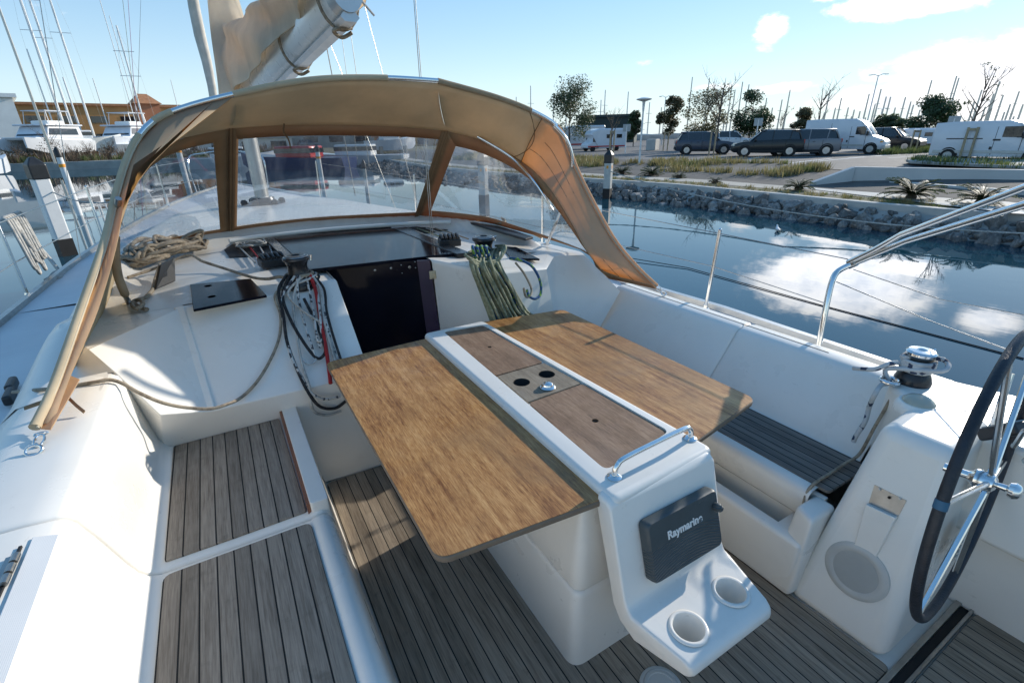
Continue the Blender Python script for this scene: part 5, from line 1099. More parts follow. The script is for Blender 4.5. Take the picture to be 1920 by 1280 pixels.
# ---- riprap
def rock_mesh(seed):
    r = random.Random(seed); bm = bmesh.new(); bmesh.ops.create_icosphere(bm, subdivisions=2, radius=1)
    pl = [(Vector((r.gauss(0,1), r.gauss(0,1), r.gauss(0,1))).normalized(), r.uniform(.45,.85)) for _ in range(13)]
    for v in bm.verts:
        for n_, d in pl:
            k = v.co.dot(n_)
            if k > d: v.co -= n_*(k-d)
        v.co *= 1+r.uniform(-.04,.04)
    me = bpy.data.meshes.new('rock'); bm.to_mesh(me); bm.free(); me.materials.append(M['rock']); return me
RM = [rock_mesh(k) for k in range(9)]; rr = random.Random(11); cnt = 0
def place_rock(x, y, z, s):
    global cnt
    o = bpy.data.objects.new('riprap_rock', RM[cnt % 9]); COL.objects.link(o); o.location = (x, y, z); o.scale = (s*rr.uniform(.8,1.3), s*rr.uniform(.8,1.4), s*rr.uniform(.6,.95)); o.rotation_euler = (rr.uniform(0,6), rr.uniform(0,6), rr.uniform(0,6)); cnt += 1
    tag(o, 'grey boulder piled in the rock bank at the water edge', 'rock', 'riprap boulders along the shore'); return o
y = 1.2
while y < 46 and cnt < 298:
    near = y < 18; xs0, xs1 = atY(shore, y), atY(crest, y); nrow = 7 if near else 4
    for k in range(nrow):
        t = (k+rr.uniform(.1,.7))/nrow; s = rr.uniform(.09,.20)*(1.5 if rr.random() < .2 else 1) if near else rr.uniform(.3,.48)
        place_rock(xs0-.12+(xs1-xs0+.06)*t*.97, y+rr.uniform(-.2,.2), WZ-.05+(.34)*t**.9+rr.uniform(-.04,.06), s)
    y += .37 if near else 1.5
fill = MB(); r2 = random.Random(5); ico = RM[0]
for k in range(1500):
    yy = r2.uniform(-2, 17) if k < 700 else r2.uniform(16, 50); xs0, xs1 = atY(shore, yy), atY(crest, yy); t = r2.random(); c = Vector((xs0+(xs1-xs0)*t, yy, WZ-.06+0.32*t**.8)); s = r2.uniform(.05,.12)*(1 if yy < 17 else 2.2); me = RM[k % 9]; R = Matrix.Rotation(r2.uniform(0,6), 3, 'X') @ Matrix.Rotation(r2.uniform(0,6), 3, 'Z')
    fill.add([c+R @ (v.co*s) for v in me.vertices], [tuple(p.vertices) for p in me.polygons])
tag(fill.build('rubble', 'rock', None, smooth=0), 'small rubble filling the gaps between the boulders', 'rubble', kind='stuff')
# ---- vegetation
def leaf_cloud(mb, c, r, n, size, rnd_, squash=1.0):
    for _ in range(n):
        d = Vector((rnd_.gauss(0,1), rnd_.gauss(0,1), rnd_.gauss(0,1))).normalized()*(rnd_.random()**.45); p = c+Vector((d.x*r, d.y*r, d.z*r*squash))
        u = Vector((rnd_.gauss(0,1), rnd_.gauss(0,1), rnd_.gauss(0,1))).normalized(); v_ = u.orthogonal().normalized(); s = size*rnd_.uniform(.6,1.4)
        mb.add([p-u*s*.5, p+v_*s*.35, p+u*s*.5, p-v_*s*.35], [(0,1,2,3)])
def limbs(mb, base, h, rnd_, n=7, spread=.3, r0=.07, twigs=0):
    tips = []; mb.tube([base, base+Vector((rnd_.uniform(-.1,.1),rnd_.uniform(-.1,.1),h*.45)), base+Vector((rnd_.uniform(-.2,.2),rnd_.uniform(-.2,.2),h*.92))], [r0, r0*.65, r0*.15], 7)
    for k in range(n):
        z0 = h*rnd_.uniform(.28,.75); a = rnd_.uniform(0,2*pi); L = h*spread*rnd_.uniform(.6,1.2); p0 = base+Vector((0,0,z0)); p1 = p0+Vector((math.cos(a)*L*.5, math.sin(a)*L*.5, L*.6)); p2_ = p0+Vector((math.cos(a)*L, math.sin(a)*L, L*1.2)); mb.tube([p0, p1, p2_], [r0*.4, r0*.25, r0*.08], 5); tips += [p1, p2_]
        for _ in range(twigs):
            q0 = p0.lerp(p2_, rnd_.uniform(.3,1)); q1 = q0+Vector((rnd_.uniform(-1,1), rnd_.uniform(-1,1), rnd_.uniform(.5,1.6)))*L*.35; mb.tube([q0, q1], [r0*.13, r0*.04], 3, caps=False)
    return tips
def tree(px, py, top, mat, lab, seed, wpx, dens=1.0, z=GZ, kind='bushy'):
    b = Z(px, py, z); r = random.Random(seed); dist = (b-Vector((0,0,H))).length
    v0 = ray(px, py); hz = b.copy(); # height from the pixel of its top
    tt = ray(px, top); k = math.hypot(b.x, b.y)/math.hypot(tt.x, tt.y); h = H+tt.z*k-z
    wr = wpx/FPX*dist*.98/2
    t = thing('tree', b, lab, 'tree', 'trees in the car park'); tm = MB(); 
    tips = limbs(tm, b, h*(.86 if kind == 'bushy' else 1.0), r, 8 if kind == 'bushy' else 12, .28 if kind == 'bushy' else .24, max(.05, h*.016), 2 if kind == 'bushy' else 7)
    tm.build('trunk', 'bark', t, smooth=50)
    if kind == 'bushy':
        cm = MB(); nc = 20; n_l = int(290*dens)
        for i in range(nc):
            a = r.uniform(0,2*pi); q = r.random(); zz = h*(.26+.68*r.random()); ww = wr*(1.0-.6*abs((zz/h-.55)/.42)**1.8)
            c = b+Vector((math.cos(a)*ww*q**.5*.8, math.sin(a)*ww*q**.5*.8, zz)); leaf_cloud(cm, c, wr*r.uniform(.28,.50), n_l, max(.08, dist*.0033), r, .8)
        cm.build('crown', mat, t, smooth=0)
    elif kind == 'sparse':
        cm = MB()
        for p in tips: 
            if r.random() < dens: leaf_cloud(cm, p, h*.05, 14, .09, r, .6)
        if cm.v: cm.build('crown', mat, t, smooth=0)
    return t
tree(1068,283,150,'leafg','tall round olive green tree at the left end of the car park, beside the motorhome',1,92,1.35)
tree(1318,282,158,'leafo','wide sparse yellowish brown tree behind the slate blue car',2,86,.9)
tree(1402,276,168,'leafd','dense dark green tree behind the black car',3,66,1.3)
tree(1252,272,178,'leafb','small brown leaved tree behind the tall street lamp',4,44,1.0)
tree(1187,275,206,'leafg','small slim green tree right of the motorhome',5,30,.9)
tree(1500,268,205,'leafb','low brown bush tree left of the white high roof van',6,38,.9)
tree(1656,268,212,'leafg','small green tree behind the white high roof van front',7,42,1.0)
tree(1737,268,180,'leafd','dark green leafy tree between the two white vans',8,58,1.15)
tree(1525,275,150,'leafo','tall bare branching tree above the white high roof van',9,60,.0,kind='bare')
tree(1340,283,135,'leafo','tall bare thin tree rising behind the wide sparse tree',10,60,.0,kind='bare')
tree(1145,290,196,'leafb','thin young bare tree in front of the motorhome with a few dry leaf tufts',11,40,.25,kind='sparse')
tree(1458,272,205,'leafb','small bare tree with reddish twigs right of the black car',15,40,.2,kind='sparse')
tree(1805,299,118,'leafd','tall thin young tree with tufts of dark leaves on the kerb island',12,46,.35,kind='sparse',z=GZ+.1)
tree(95,288,215,'leafb','bare rounded shrub on the left quay in front of the white motor yacht',13,60,.0,z=.32,kind='bare') if 0 else None
# timber tree guards
def guard(px, py, topy, n, lab, wpx, z=GZ):
    b = Z(px, py, z); k = math.hypot(b.x, b.y)/math.hypot(*ray(px, topy)[:2]); h = H+ray(px, topy).z*k-z; w_ = wpx/FPX*(b-Vector((0,0,H))).length*.55
    d = Vector((b.y, -b.x, 0)).normalized(); e = Vector((d.y, -d.x, 0)); t = thing('tree_guard', b, lab, 'tree guard', 'timber tree guards'); cs = [b+d*w_*.5+e*w_*.3, b-d*w_*.5+e*w_*.3, b-d*w_*.5-e*w_*.3, b+d*w_*.5-e*w_*.3][:n]
    for c in cs: MB().tube([c, c+Vector((0,0,h))], .045, 8).build('stake', 'stake', t)
    rl = MB()
    for i in range(n): rl.box((cs[i]+cs[(i+1)%n])/2+Vector((0,0,h-.08)), ((cs[i]-cs[(i+1)%n]).length+.08,.03,.09), RZ(math.atan2(*(cs[(i+1)%n]-cs[i]).yx)))
    rl.build('rail', 'stake', t, smooth=0)
guard(1806,301,239,4,'four post timber guard round the thin tree on the kerb island',17,GZ+.1)
guard(1333,292,243,3,'timber guard stakes in front of the slate blue car',13); guard(1146,293,245,3,'timber guard stakes in front of the motorhome',12); guard(1247,283,247,3,'timber guard stakes right of the white street lamp',12)
guard(1710,285,244,2,'thin dark timber frame behind the right white van',12)
# cycads
def cycad_meshes(seed, n=46, L=.62):
    r = random.Random(seed); m1 = MB()
    for k in range(n):
        a = k*2.4+r.uniform(-.2,.2); el = r.uniform(.15,1.25); LL = L*r.uniform(.8,1.1); d = Vector((math.cos(a),math.sin(a),0)); q = []
        for i in range(11):
            t = i/10; q.append(d*(LL*t*math.cos(el*(1-.25*t)))+Vector((0,0,.10+LL*(math.sin(el)*t-.42*t*t))))
        m1.tube(q, [.010*(1-.7*i/10) for i in range(11)], 4)
        for i in range(2, 11):
            sd = Vector((-d.y, d.x, 0)); w_ = .12*math.sin(pi*(i/10)**.8)+.02
            for s_ in (-1, 1):
                for h_ in (0, .5):
                    p = q[i-1].lerp(q[i], h_); m1.add([p, p+(sd*s_+d*.5).normalized()*w_+Vector((0,0,.02)), p+d*.034], [(0,1,2)])
    return m1
for i, (px, py, s, lab) in enumerate([(1497,357,.80,'small cycad at the corner of the ramp wall'),(1707,374,1.25,'large cycad in front of the lower white wall'),(1838,384,1.05,'cycad just above the steel stern rails'),(1166,328,.85,'cycad beside the right mooring pile'),(1221,331,.95,'dark cycad in front of the white street lamp'),(1273,335,.55,'small yellow green cycad right of the white street lamp'),(1340,344,.48,'lowest and smallest cycad among the dry grass by the path')]):
    b = Z(px, py, .10); t = thing('cycad', b, lab, 'plant', 'cycads along the shore path')
    cm = cycad_meshes(20+i); me = cm.mesh('frond_crown'); me.materials.append(M['cyc']); o = bpy.data.objects.new('frond_crown', me); COL.objects.link(o); o.parent = t; o.scale = (s,s,s)
    MB().lathe([(.10,-.02),(.12,.06),(.08,.14),(0,.16)], (0,0,0), 12).build('trunk', 'bark', None).parent = t
# grasses
def tufts(name, mat, pts, lab, hgt, n, seed):
    r = random.Random(seed); o = MB()
    for (x, y, z, s) in pts:
        for _ in range(n):
            a = r.uniform(0,2*pi); q = r.uniform(0,.16)*s; p = Vector((x+math.cos(a)*q, y+math.sin(a)*q, z)); h = hgt*s*r.uniform(.5,1.1); l = Vector((math.cos(a)*h*.5*r.random(), math.sin(a)*h*.5*r.random(), h)); w_ = Vector((-math.sin(a), math.cos(a), 0))*.008*s
            o.add([p-w_, p+w_, p+l*.6+w_*.7, p+l, p+l*.6-w_*.7], [(0,1,2,3,4)])
    return tag(o.build(name, mat, None, smooth=0), lab, 'grass', kind='stuff')
r = random.Random(8); pts = []; ptg = []
def slopez(x, y): 
    xa, xb = atY(c4, y), atY(edge, y); return .115+(GZ-.115)*min(1, max(0, (x-xa)/(xb-xa))*1.15)
for _ in range(1700):
    y = r.uniform(10.5, 40); xa, xb = atY(c4, y), atY(edge, y); t = r.random()**.8; x = xa+(xb-xa)*(.25+.7*t)
    if math.sin(x*1.1+y*.6)+math.sin(y*.9-x*.7) < -.1: continue
    (pts if r.random() < .75 else ptg).append((x, y, slopez(x, y)-.02, r.uniform(.9,2.1)))
for _ in range(420):
    y = r.uniform(2, 30); x = atY(c2, y)+r.uniform(.05,.75); (pts if r.random() < .7 else ptg).append((x, y, .08, r.uniform(.3,.8)))
for _ in range(160):
    a = isl[r.randrange(len(isl))].lerp(isl[r.randrange(len(isl))], r.random()); a = ctrI+(a-ctrI)*.9; ptg.append((a.x, a.y, GZ+.1, r.uniform(.8,2.0)))
for _ in range(120):
    a = isg[r.randrange(5)].lerp(isg[r.randrange(5)], r.random()); ptg.append((a.x, a.y, GZ, r.uniform(1.5,3)))
tufts('dry_grass', 'grass', pts, 'dry yellow grass covering the slope above the rocks', .19, 22, 1); tufts('green_grass', 'grassg', ptg, 'greener grass and weeds on slope and islands', .15, 20, 2)
pq = []
for _ in range(900): pq.append((r.uniform(-60, 12), 66+r.random()**1.5*14, .30, r.uniform(2,5)))
tufts('quay_grass', 'grassg', pq[:450], 'greenish grass strip along the far quay', .16, 20, 3); tufts('quay_scrub', 'scrub', pq[450:], 'brown scrub along the far quay', .3, 20, 4)
# ---- street lamps
def lamp(px, py, top, lab, kind, z=GZ, th=.055):
    b = Z(px, py, z); k = math.hypot(b.x, b.y)/math.hypot(*ray(px, top)[:2]); h = H+ray(px, top).z*k-z; t = thing('street_lamp', b, lab, 'street lamp', 'street lamps')
    MB().tube([b, b+Vector((0,0,h))], [th, th*.7], 10).build('pole', 'white', t)
    if kind == 'disc': MB().lathe([(.05,h-.55),(.07,h-.2),(.08,h-.12),(.36,h-.04),(.38,h),(.15,h+.06),(0,h+.08)], b, 20).build('lamp_head', 'white', t)
    else:
        d = Vector((b.y, -b.x, 0)).normalized(); L = h*.10
        for s_ in (-1, 1): MB().tube([b+Vector((0,0,h-.1)), b+d*s_*L*.6+Vector((0,0,h+.1)), b+d*s_*L+Vector((0,0,h+.06))], [th*.5, th*.5, th*.6], 6).build('lamp_arm', 'white', t); MB().box(b+d*s_*L*1.15+Vector((0,0,h+.05)), (L*.5,.15,.08), RZ(math.atan2(d.y,d.x))).build('lamp_head', 'grey', t)
lamp(1198,313,186,'white pole lamp with a flat disc head standing by the shore path','disc',z=.15)
lamp(1240,272,182,'tall double arm street lamp left of the slate blue car','arm'); lamp(1618,262,143,'tallest double arm street lamp above the high roof van','arm',th=.08)
lamp(1640,262,205,'low double arm lamp beside the tallest one','arm',th=.05)
# small signs
for px, py, top, lab in ((1413,285,225,'pale square sign panel on a post behind the black car'),(1771,286,222,'white round topped sign leaning on a post between the vans'),(1172,288,236,'small white sign post at the back of the motorhome')):
    b = Z(px, py, GZ); k = math.hypot(b.x, b.y)/math.hypot(*ray(px, top)[:2]); h = H+ray(px, top).z*k-GZ; t = thing('sign_post', b, lab, 'sign'); MB().tube([b, b+Vector((0,0,h))], .04, 8).build('post', 'white', t)
    MB().box(b+Vector((0,0,h-.15)), (.55,.05,.5), RZ(math.atan2(-b.x, b.y))).build('sign_panel', 'sign', t, bevel=.02)
MB_ = MB().box(Z(1223,282,GZ)+Vector((0,0,.45)), (1.3,.8,.9), RZ(.5)); tag(MB_.build('stone_block', 'conc', None, bevel=.04), 'pale stone block beside the double arm lamp', 'block')
# ================================================================== VEHICLES
def vehicle(a, b, name, lab, cat, spec, pmat, group=None):
    """a: ground point of the rear end, b: of the front end; spec in fractions of length / metres of height"""
    a, b = Vector(a), Vector(b); d = (b-a); Lr = d.length; ang = math.atan2(d.y, d.x); t = thing(name, (a+b)/2, lab, cat, group); t.rotation_euler.z = 0
    L = spec['L']; sc_ = KCUR; R = RZ(ang); Wd = spec['W']/2; o3 = (a+b)/2
    def T(p): return o3+R @ (Vector(p)*sc_)

    def body_sec(x, zl, zb, w): 
        return [T((x,-w*.94,zl)), T((x,-w,zl+.18)), T((x,-w,zb-.12)), T((x,-w*.95,zb)), T((x,0,zb+.012)), T((x,w*.95,zb)), T((x,w,zb-.12)), T((x,w,zl+.18)), T((x,w*.94,zl))]
    MB().loft([body_sec(x, zl, zb, w*Wd) for x, zl, zb, w in spec['body']], closed=True, caps=True).build('body', pmat, t, smooth=35, bevel=0, sub=0)
    gh = spec['green']  # greenhouse: list (x, zbelt, ztop, w_bottom, w_top)
    def gsec(x, zb, zt, w0, w1): return [T((x,-w0*Wd,zb)), T((x,-w1*Wd,zt-.05)), T((x,-w1*Wd*.9,zt)), T((x,0,zt+.015)), T((x,w1*Wd*.9,zt)), T((x,w1*Wd,zt-.05)), T((x,w0*Wd,zb))]
    MB().loft([gsec(*g) for g in gh], caps=True).build('cabin', spec.get('cabin', 'glass'), t, smooth=35)
    if spec.get('roof'):
        r0, r1, zr, wr_ = spec['roof']; zs = [g[2] for g in gh]
        q = [[T((x, -wr_*Wd, zr-.055)), T((x, -wr_*Wd*.9, zr+.012)), T((x,0,zr+.028)), T((x, wr_*Wd*.9, zr+.012)), T((x, wr_*Wd, zr-.055))] for x in (r0, (r0+r1)/2, r1)]
        MB().loft(q, caps=False).build('roof', pmat, t, smooth=50, solid=.02)
    for (p0, p1_, w0, w1) in spec.get('pillars', []):
        for s_ in (-1, 1): MB().tube([T((p0[0], s_*w0*Wd*1.005, p0[1])), T((p1_[0], s_*w1*Wd*1.005, p1_[1]))], .035*sc_, 6).build('pillar', pmat, t)
    wr2 = spec['wheel']
    for x in spec['axles']:
        for s_ in (-1, 1):
            c = T((x, s_*(Wd-.09), wr2)); Ro = R @ Matrix.Rotation(-s_*pi/2, 3, 'X')
            wl = MB().lathe([(wr2*sc_*.62,-.10),(wr2*sc_*.97,-.10),(wr2*sc_,-.06),(wr2*sc_,.06),(wr2*sc_*.95,.10),(wr2*sc_*.62,.10)], c, 24, Ro, cap=False).build('wheel', 'tyre', t)
            rm_ = MB().lathe([(wr2*sc_*.62,.085),(wr2*sc_*.5,.06),(0,.065)], c, 20, Ro)
            for k in range(5): rm_.box(c+Ro @ (Matrix.Rotation(k*2*pi/5, 3, 'Z') @ Vector((wr2*sc_*.33,0,.085))), (wr2*sc_*.6,.07,.02), Ro @ Matrix.Rotation(k*2*pi/5, 3, 'Z'))
            rm_.build('rim', 'rim' if spec.get('alloy', 1) else 'grey', wl)
            MB().lathe([(wr2*sc_*1.18,-.03),(wr2*sc_*1.18,.0),(wr2*sc_*1.0,.0)], T((x, s_*(Wd+.002), wr2+.02)), 24, Ro, cap=False).build('wheel_arch', 'rubber', t)
    for nm__, x, yy, z, dx, dy, dz, mt in spec.get('bits', []):
        for s_ in ((-1, 1) if yy else (0,)): MB().box(T((x, s_*yy, z)), (dx*sc_, dy*sc_, dz*sc_), R).build(nm__, mt, t, smooth=30, bevel=.015, seg=2)
    return t
suv = dict(L=4.3, W=1.8, body=[(-2.15,.42,.95,.82),(-2.08,.28,1.02,.95),(-1.4,.24,1.06,1.0),(0,.22,1.02,1.0),(.9,.24,.98,1.0),(1.5,.24,.92,.98),(2.0,.28,.80,.90),(2.15,.38,.66,.78)],
  green=[(-2.0,1.0,1.08,.88,.80),(-1.72,1.02,1.50,.92,.76),(-1.2,1.02,1.60,.94,.76),(0,1.0,1.62,.94,.76),(.42,.98,1.52,.94,.75),(1.05,.95,1.02,.90,.84)], roof=(-1.75,.38,1.60,.74),
  pillars=[((1.0,.97),(.40,1.55),.93,.75),((-.25,1.0),(-.30,1.58),.95,.77),((-1.25,1.02),(-1.35,1.57),.95,.77),((-1.98,1.0),(-1.75,1.50),.92,.78)], wheel=.34, axles=(-1.33,1.32),
  bits=[('tail_lamp',-2.10,.72,.92,.10,.22,.22,'taill'),('headlight',2.02,.66,.72,.14,.30,.12,'headl'),('bumper',-2.12,0,.45,.12,1.5,.22,'rubber'),('door_gap',.82,.902,.66,.018,.02,.62,'rubber'),('door_gap',-.27,.902,.66,.018,.02,.62,'rubber'),('door_gap',-1.05,.902,.80,.018,.02,.34,'rubber'),('side_trim',0,.90,.34,2.0,.03,.12,'rubber'),('mirror',.75,.98,1.05,.14,.16,.12,'black'),('door_handle',-.55,.91,.88,.16,.02,.03,'black'),('door_handle',.35,.91,.88,.16,.02,.03,'black'),('number_plate',-2.17,0,.72,.02,.5,.11,'sticker')])
G_ = 'cars parked in the car park'
KS = .79
def vpx(pr, pf, py, spec, twist, name, lab, cat, mat, grp, z=None, k=None):
    k = k or (.87 if cat == 'car' else None)
    z = GZ if z is None else z; c = Z((pr+pf)/2, py, z); L = spec['L']*(k or KS); u = Vector((c.x, c.y, 0)).normalized(); side = Vector((u.y, -u.x, 0)) if pf > pr else Vector((-u.y, u.x, 0))
    d = RZ(twist) @ side; c = c+u*.7; global KCUR; KCUR = k or KS
    return vehicle(c-d*L/2, c+d*L/2, name, lab, cat, spec, mat, grp)
vpx(1268,1368,290,suv,.12,'parked_car','slate blue crossover car behind the timber stakes, tail to the left','car','p_slate',G_)
duster = dict(suv); duster['bits'] = suv['bits']+[('roof_rail',-.6,.66,1.66,2.0,.04,.04,'black')]
vpx(1494,1371,294,duster,.10,'parked_car','nearly black SUV with roof rails in the row middle, nose left','car','p_dark',G_)
vpx(1556,1440,293,suv,.16,'parked_car','mid grey SUV right of the nearly black one, tail to the right','car','p_grey',G_).location.x += 0
vpx(1622,1700,284,suv,-.3,'parked_car','small black car half hidden behind the high roof van','car','p_black',G_)
vpx(1350,1384,278,suv,.2,'parked_car','tiny white car far off between slate blue and black cars','car','p_white',G_)
van = dict(L=5.4, W=2.0, body=[(-2.70,.45,2.34,.90),(-2.66,.36,2.40,.97),(-2.0,.34,2.44,1.0),(.55,.34,2.42,1.0),(.95,.34,2.24,.98),(1.30,.34,1.95,.97),(1.70,.34,1.45,.97),(1.86,.34,1.24,.96),(2.45,.34,1.02,.90),(2.66,.36,.86,.86),(2.70,.45,.70,.82)],
  green=[(1.02,1.30,2.12,.99,.90),(1.30,1.30,1.96,.99,.90),(1.66,1.28,1.50,.98,.93),(1.82,1.26,1.32,.97,.95)], cabin='glass', roof=None, pillars=[((1.78,1.28),(1.0,2.20),1.0,.96)], wheel=.36, axles=(-1.75,1.85), alloy=0,
  bits=[('side_window',1.05,.985,1.62,.62,.05,.52,'glass'),('side_strip',-.6,1.0,.62,3.9,.02,.14,'grey'),('door_handle',.55,1.0,1.20,.32,.03,.07,'black'),('slide_rail',-1.2,1.0,1.32,1.6,.025,.05,'black'),('bumper',2.62,0,.48,.20,1.9,.26,'grey'),('headlight',2.48,.74,.90,.24,.34,.16,'headl'),('indicator',2.44,.88,.84,.16,.12,.08,'orange'),('mirror',1.5,1.10,1.42,.12,.18,.30,'black'),('door_gap',.42,1.0,1.15,.02,.014,1.5,'rubber'),('door_gap',1.42,.985,.95,.02,.02,1.0,'rubber'),('door_gap',-.9,1.0,1.3,.02,.014,1.7,'rubber'),('fuel_cap',.30,1.0,.90,.10,.02,.14,'black')])
vpx(1508,1652,289,van,-.22,'white_van','white high roof panel van parked behind the grey SUV, nose to the right','van','p_white','white panel vans')
van2 = dict(L=5.0, W=2.0, body=[(-2.50,.42,1.86,.90),(-2.46,.34,1.92,.97),(-1.6,.32,1.97,1.0),(.45,.32,1.97,1.0),(.85,.32,1.86,.98),(1.15,.32,1.62,.97),(1.50,.32,1.28,.97),(1.60,.32,1.18,.96),(2.25,.32,1.00,.92),(2.46,.34,.84,.86),(2.50,.42,.70,.82)],
  green=[(.90,1.20,1.80,.985,.90),(1.12,1.20,1.64,.985,.90),(1.46,1.2,1.32,.98,.93),(1.56,1.18,1.24,.97,.95)], cabin='glass', roof=None, pillars=[((1.54,1.22),(.88,1.84),1.0,.95)], wheel=.34, axles=(-1.6,1.72), alloy=0,
  bits=[('side_window',.72,.985,1.46,.72,.05,.48,'glass'),('side_strip',-.5,1.0,.55,3.6,.02,.14,'grey'),('door_handle',.20,1.0,1.10,.30,.03,.08,'black'),('slide_rail',-1.1,1.0,1.16,1.5,.025,.05,'black'),('bumper',2.42,0,.46,.20,1.9,.26,'grey'),('headlight',2.30,.74,.88,.24,.36,.17,'headl'),('indicator',2.24,.90,.80,.16,.10,.08,'orange'),('mirror',1.2,1.10,1.30,.12,.18,.28,'black'),('door_gap',.12,1.0,1.05,.02,.014,1.3,'rubber'),('door_gap',1.12,.985,.9,.02,.02,.9,'rubber'),('fuel_cap',.05,1.0,.72,.10,.02,.14,'black')])
vpx(1766,1952,307,van2,-.30,'white_van','white low roof panel van at the right edge behind the kerb island','van','p_white','white panel vans')
def motorhome(px, py, left, tw, lab, hh=2.9, k=1.0):
    o3 = Z(px, py, GZ); u = Vector((o3.x, o3.y, 0)).normalized(); d = RZ(tw) @ (Vector((-u.y, u.x, 0)) if left else Vector((u.y, -u.x, 0))); ang = math.atan2(d.y, d.x); R = RZ(ang); s = KS*k; t = thing('motorhome', o3, lab, 'motorhome', 'motorhomes'); T = lambda p: o3+R @ (Vector(p)*s)
    def sec(x, z0, z1, w): return [T((x,-w,z0)), T((x,-w,z1-.15)), T((x,-w*.9,z1)), T((x,w*.9,z1)), T((x,w,z1-.15)), T((x,w,z0))]
    MB().loft([sec(-3.1,.45,hh-.05,1.05), sec(-3.0,.4,hh,1.1), sec(1.3,.4,hh,1.1), sec(2.2,1.9,hh-.25,1.0), sec(2.5,2.1,hh-.6,.9)], closed=True, caps=True).build('living_body', 'p_white', t, smooth=20, bevel=.05, seg=3)
    MB().loft([sec(1.2,.4,1.9,.95), sec(1.9,.4,1.85,.95), sec(2.4,.4,1.25,.95), sec(3.0,.4,1.0,.88), sec(3.1,.5,.8,.82)], closed=True, caps=True).build('cab', 'p_white', t, smooth=20, bevel=.04, seg=3)
    for x, z, dx, dz in ((-1.9,1.9,.9,.5),(-.3,1.9,.9,.5)):
        for s_ in (-1, 1): MB().box(T((x, s_*1.1, z)), (dx*s,.04,dz*s), R).build('window', 'glass', t, bevel=.03)
    for s_ in (-1, 1): MB().box(T((1.85, s_*.95, 1.45)), (.7*s,.05,.5*s), R).build('cab_window', 'glass', t, bevel=.03)
    MB().box(T((0,0,.62)), (5.8*s,2.24*s,.16*s), R).build('side_stripe', 'p_red', t, smooth=0)
    for x in (-1.6, 2.2):
        for s_ in (-1, 1): MB().lathe([(0,-.1),(.34*s,-.1),(.34*s,.1),(0,.1)], T((x, s_*.95,.34)), 20, R @ Matrix.Rotation(pi/2, 3, 'X')).build('wheel', 'tyre', t)
    return t
motorhome(1130,283,True,.55,'white motorhome with a red stripe parked left of the lamps, cab to the left', 2.9, .80)
motorhome(1085,280,True,.3,'white motorhome behind the tall round tree',2.8)
motorhome(1706,277,True,.5,'white caravan like motorhome behind the small black car',2.7,.62); motorhome(1758,279,False,.35,'white motorhome behind the white round topped sign',2.6,.62)
GREEN = 1
# ================================================================== YACHTS AND MASTS
def far_yacht(D, az, topz, lab, tilt=0, spread=True, hull=True):
    b = Vector((math.sin(az)*D, math.cos(az)*D, GZ if hull else .3)); s = D/130
    t = thing('moored_yacht', b, lab, 'yacht', 'yacht masts behind the car park')
    MB().tube([b+Vector((0,0,1.0)), b+Vector((0,0,topz))], [.17*s, .12*s], 6).build('mast', 'steeld' if az > .8 else 'alu', t)
    if hull:
        secs = []; a2 = az*3.7
        for x, w_, z in ((-5,.9,.9),(-3,1.5,1.0),(0,1.7,1.05),(3,1.2,1.15),(5,.1,1.3)):
            secs.append([b+RZ(a2) @ Vector((x,-w_,z)), b+RZ(a2) @ Vector((x,-w_*.6,.1)), b+RZ(a2) @ Vector((x,w_*.6,.1)), b+RZ(a2) @ Vector((x,w_,z))])
        MB().loft(secs, closed=True, caps=True).build('hull', 'white', t, smooth=30)
    if spread:
        for k in (.45,.7): MB().tube([b+Vector((-.9*s,0,topz*k)), b+Vector((.9*s,0,topz*k))], .055*s, 4).build('spreader', 'steeld', t)
    return t
def azel(px, py): r_ = ray(px, py); return math.atan2(r_.x, r_.y), r_.z/math.hypot(r_.x, r_.y)
tops = [(995,165),(968,185),(1038,178),(1062,192),(1135,172),(1178,176),(1218,195),(1240,205),(1127,190),(1298,148),(1330,150),(1372,165),(1378,172),(1392,158),(1404,162),(1437,188),(1466,190),(1481,172),(1500,205),(1556,172),(1577,188),(1566,205),(1590,205),(1601,210),(1612,212),(1629,180),(1651,172),(1661,185),(1669,186),(1678,205),(1697,186),(1707,195),(1712,200),(1746,155),(1793,146),(1797,150),(1752,190),(1840,172),(1862,180),(1873,158),(1880,182),(1893,200),(1910,175),(1917,200),(1846,205),(1858,208),(1826,195),(1448,205),(1425,210),(1640,200),(1732,205),(1724,210),(1622,225),(1596,222),(1545,215),(1770,205),(1780,215),(1882,215),(1900,222),(1345,215),(1360,212),(1165,225),(1205,222)]
side = ['thin','slim','slender','tall','dark']
for i, (px, py) in enumerate(tops):
    D = 105+((i*37) % 60); az, te = azel(px, py); topz = H+te*D
    far_yacht(D, az, topz, 'bare yacht mast rising behind the car park, one of a forest of masts', spread=(i % 2 == 0))
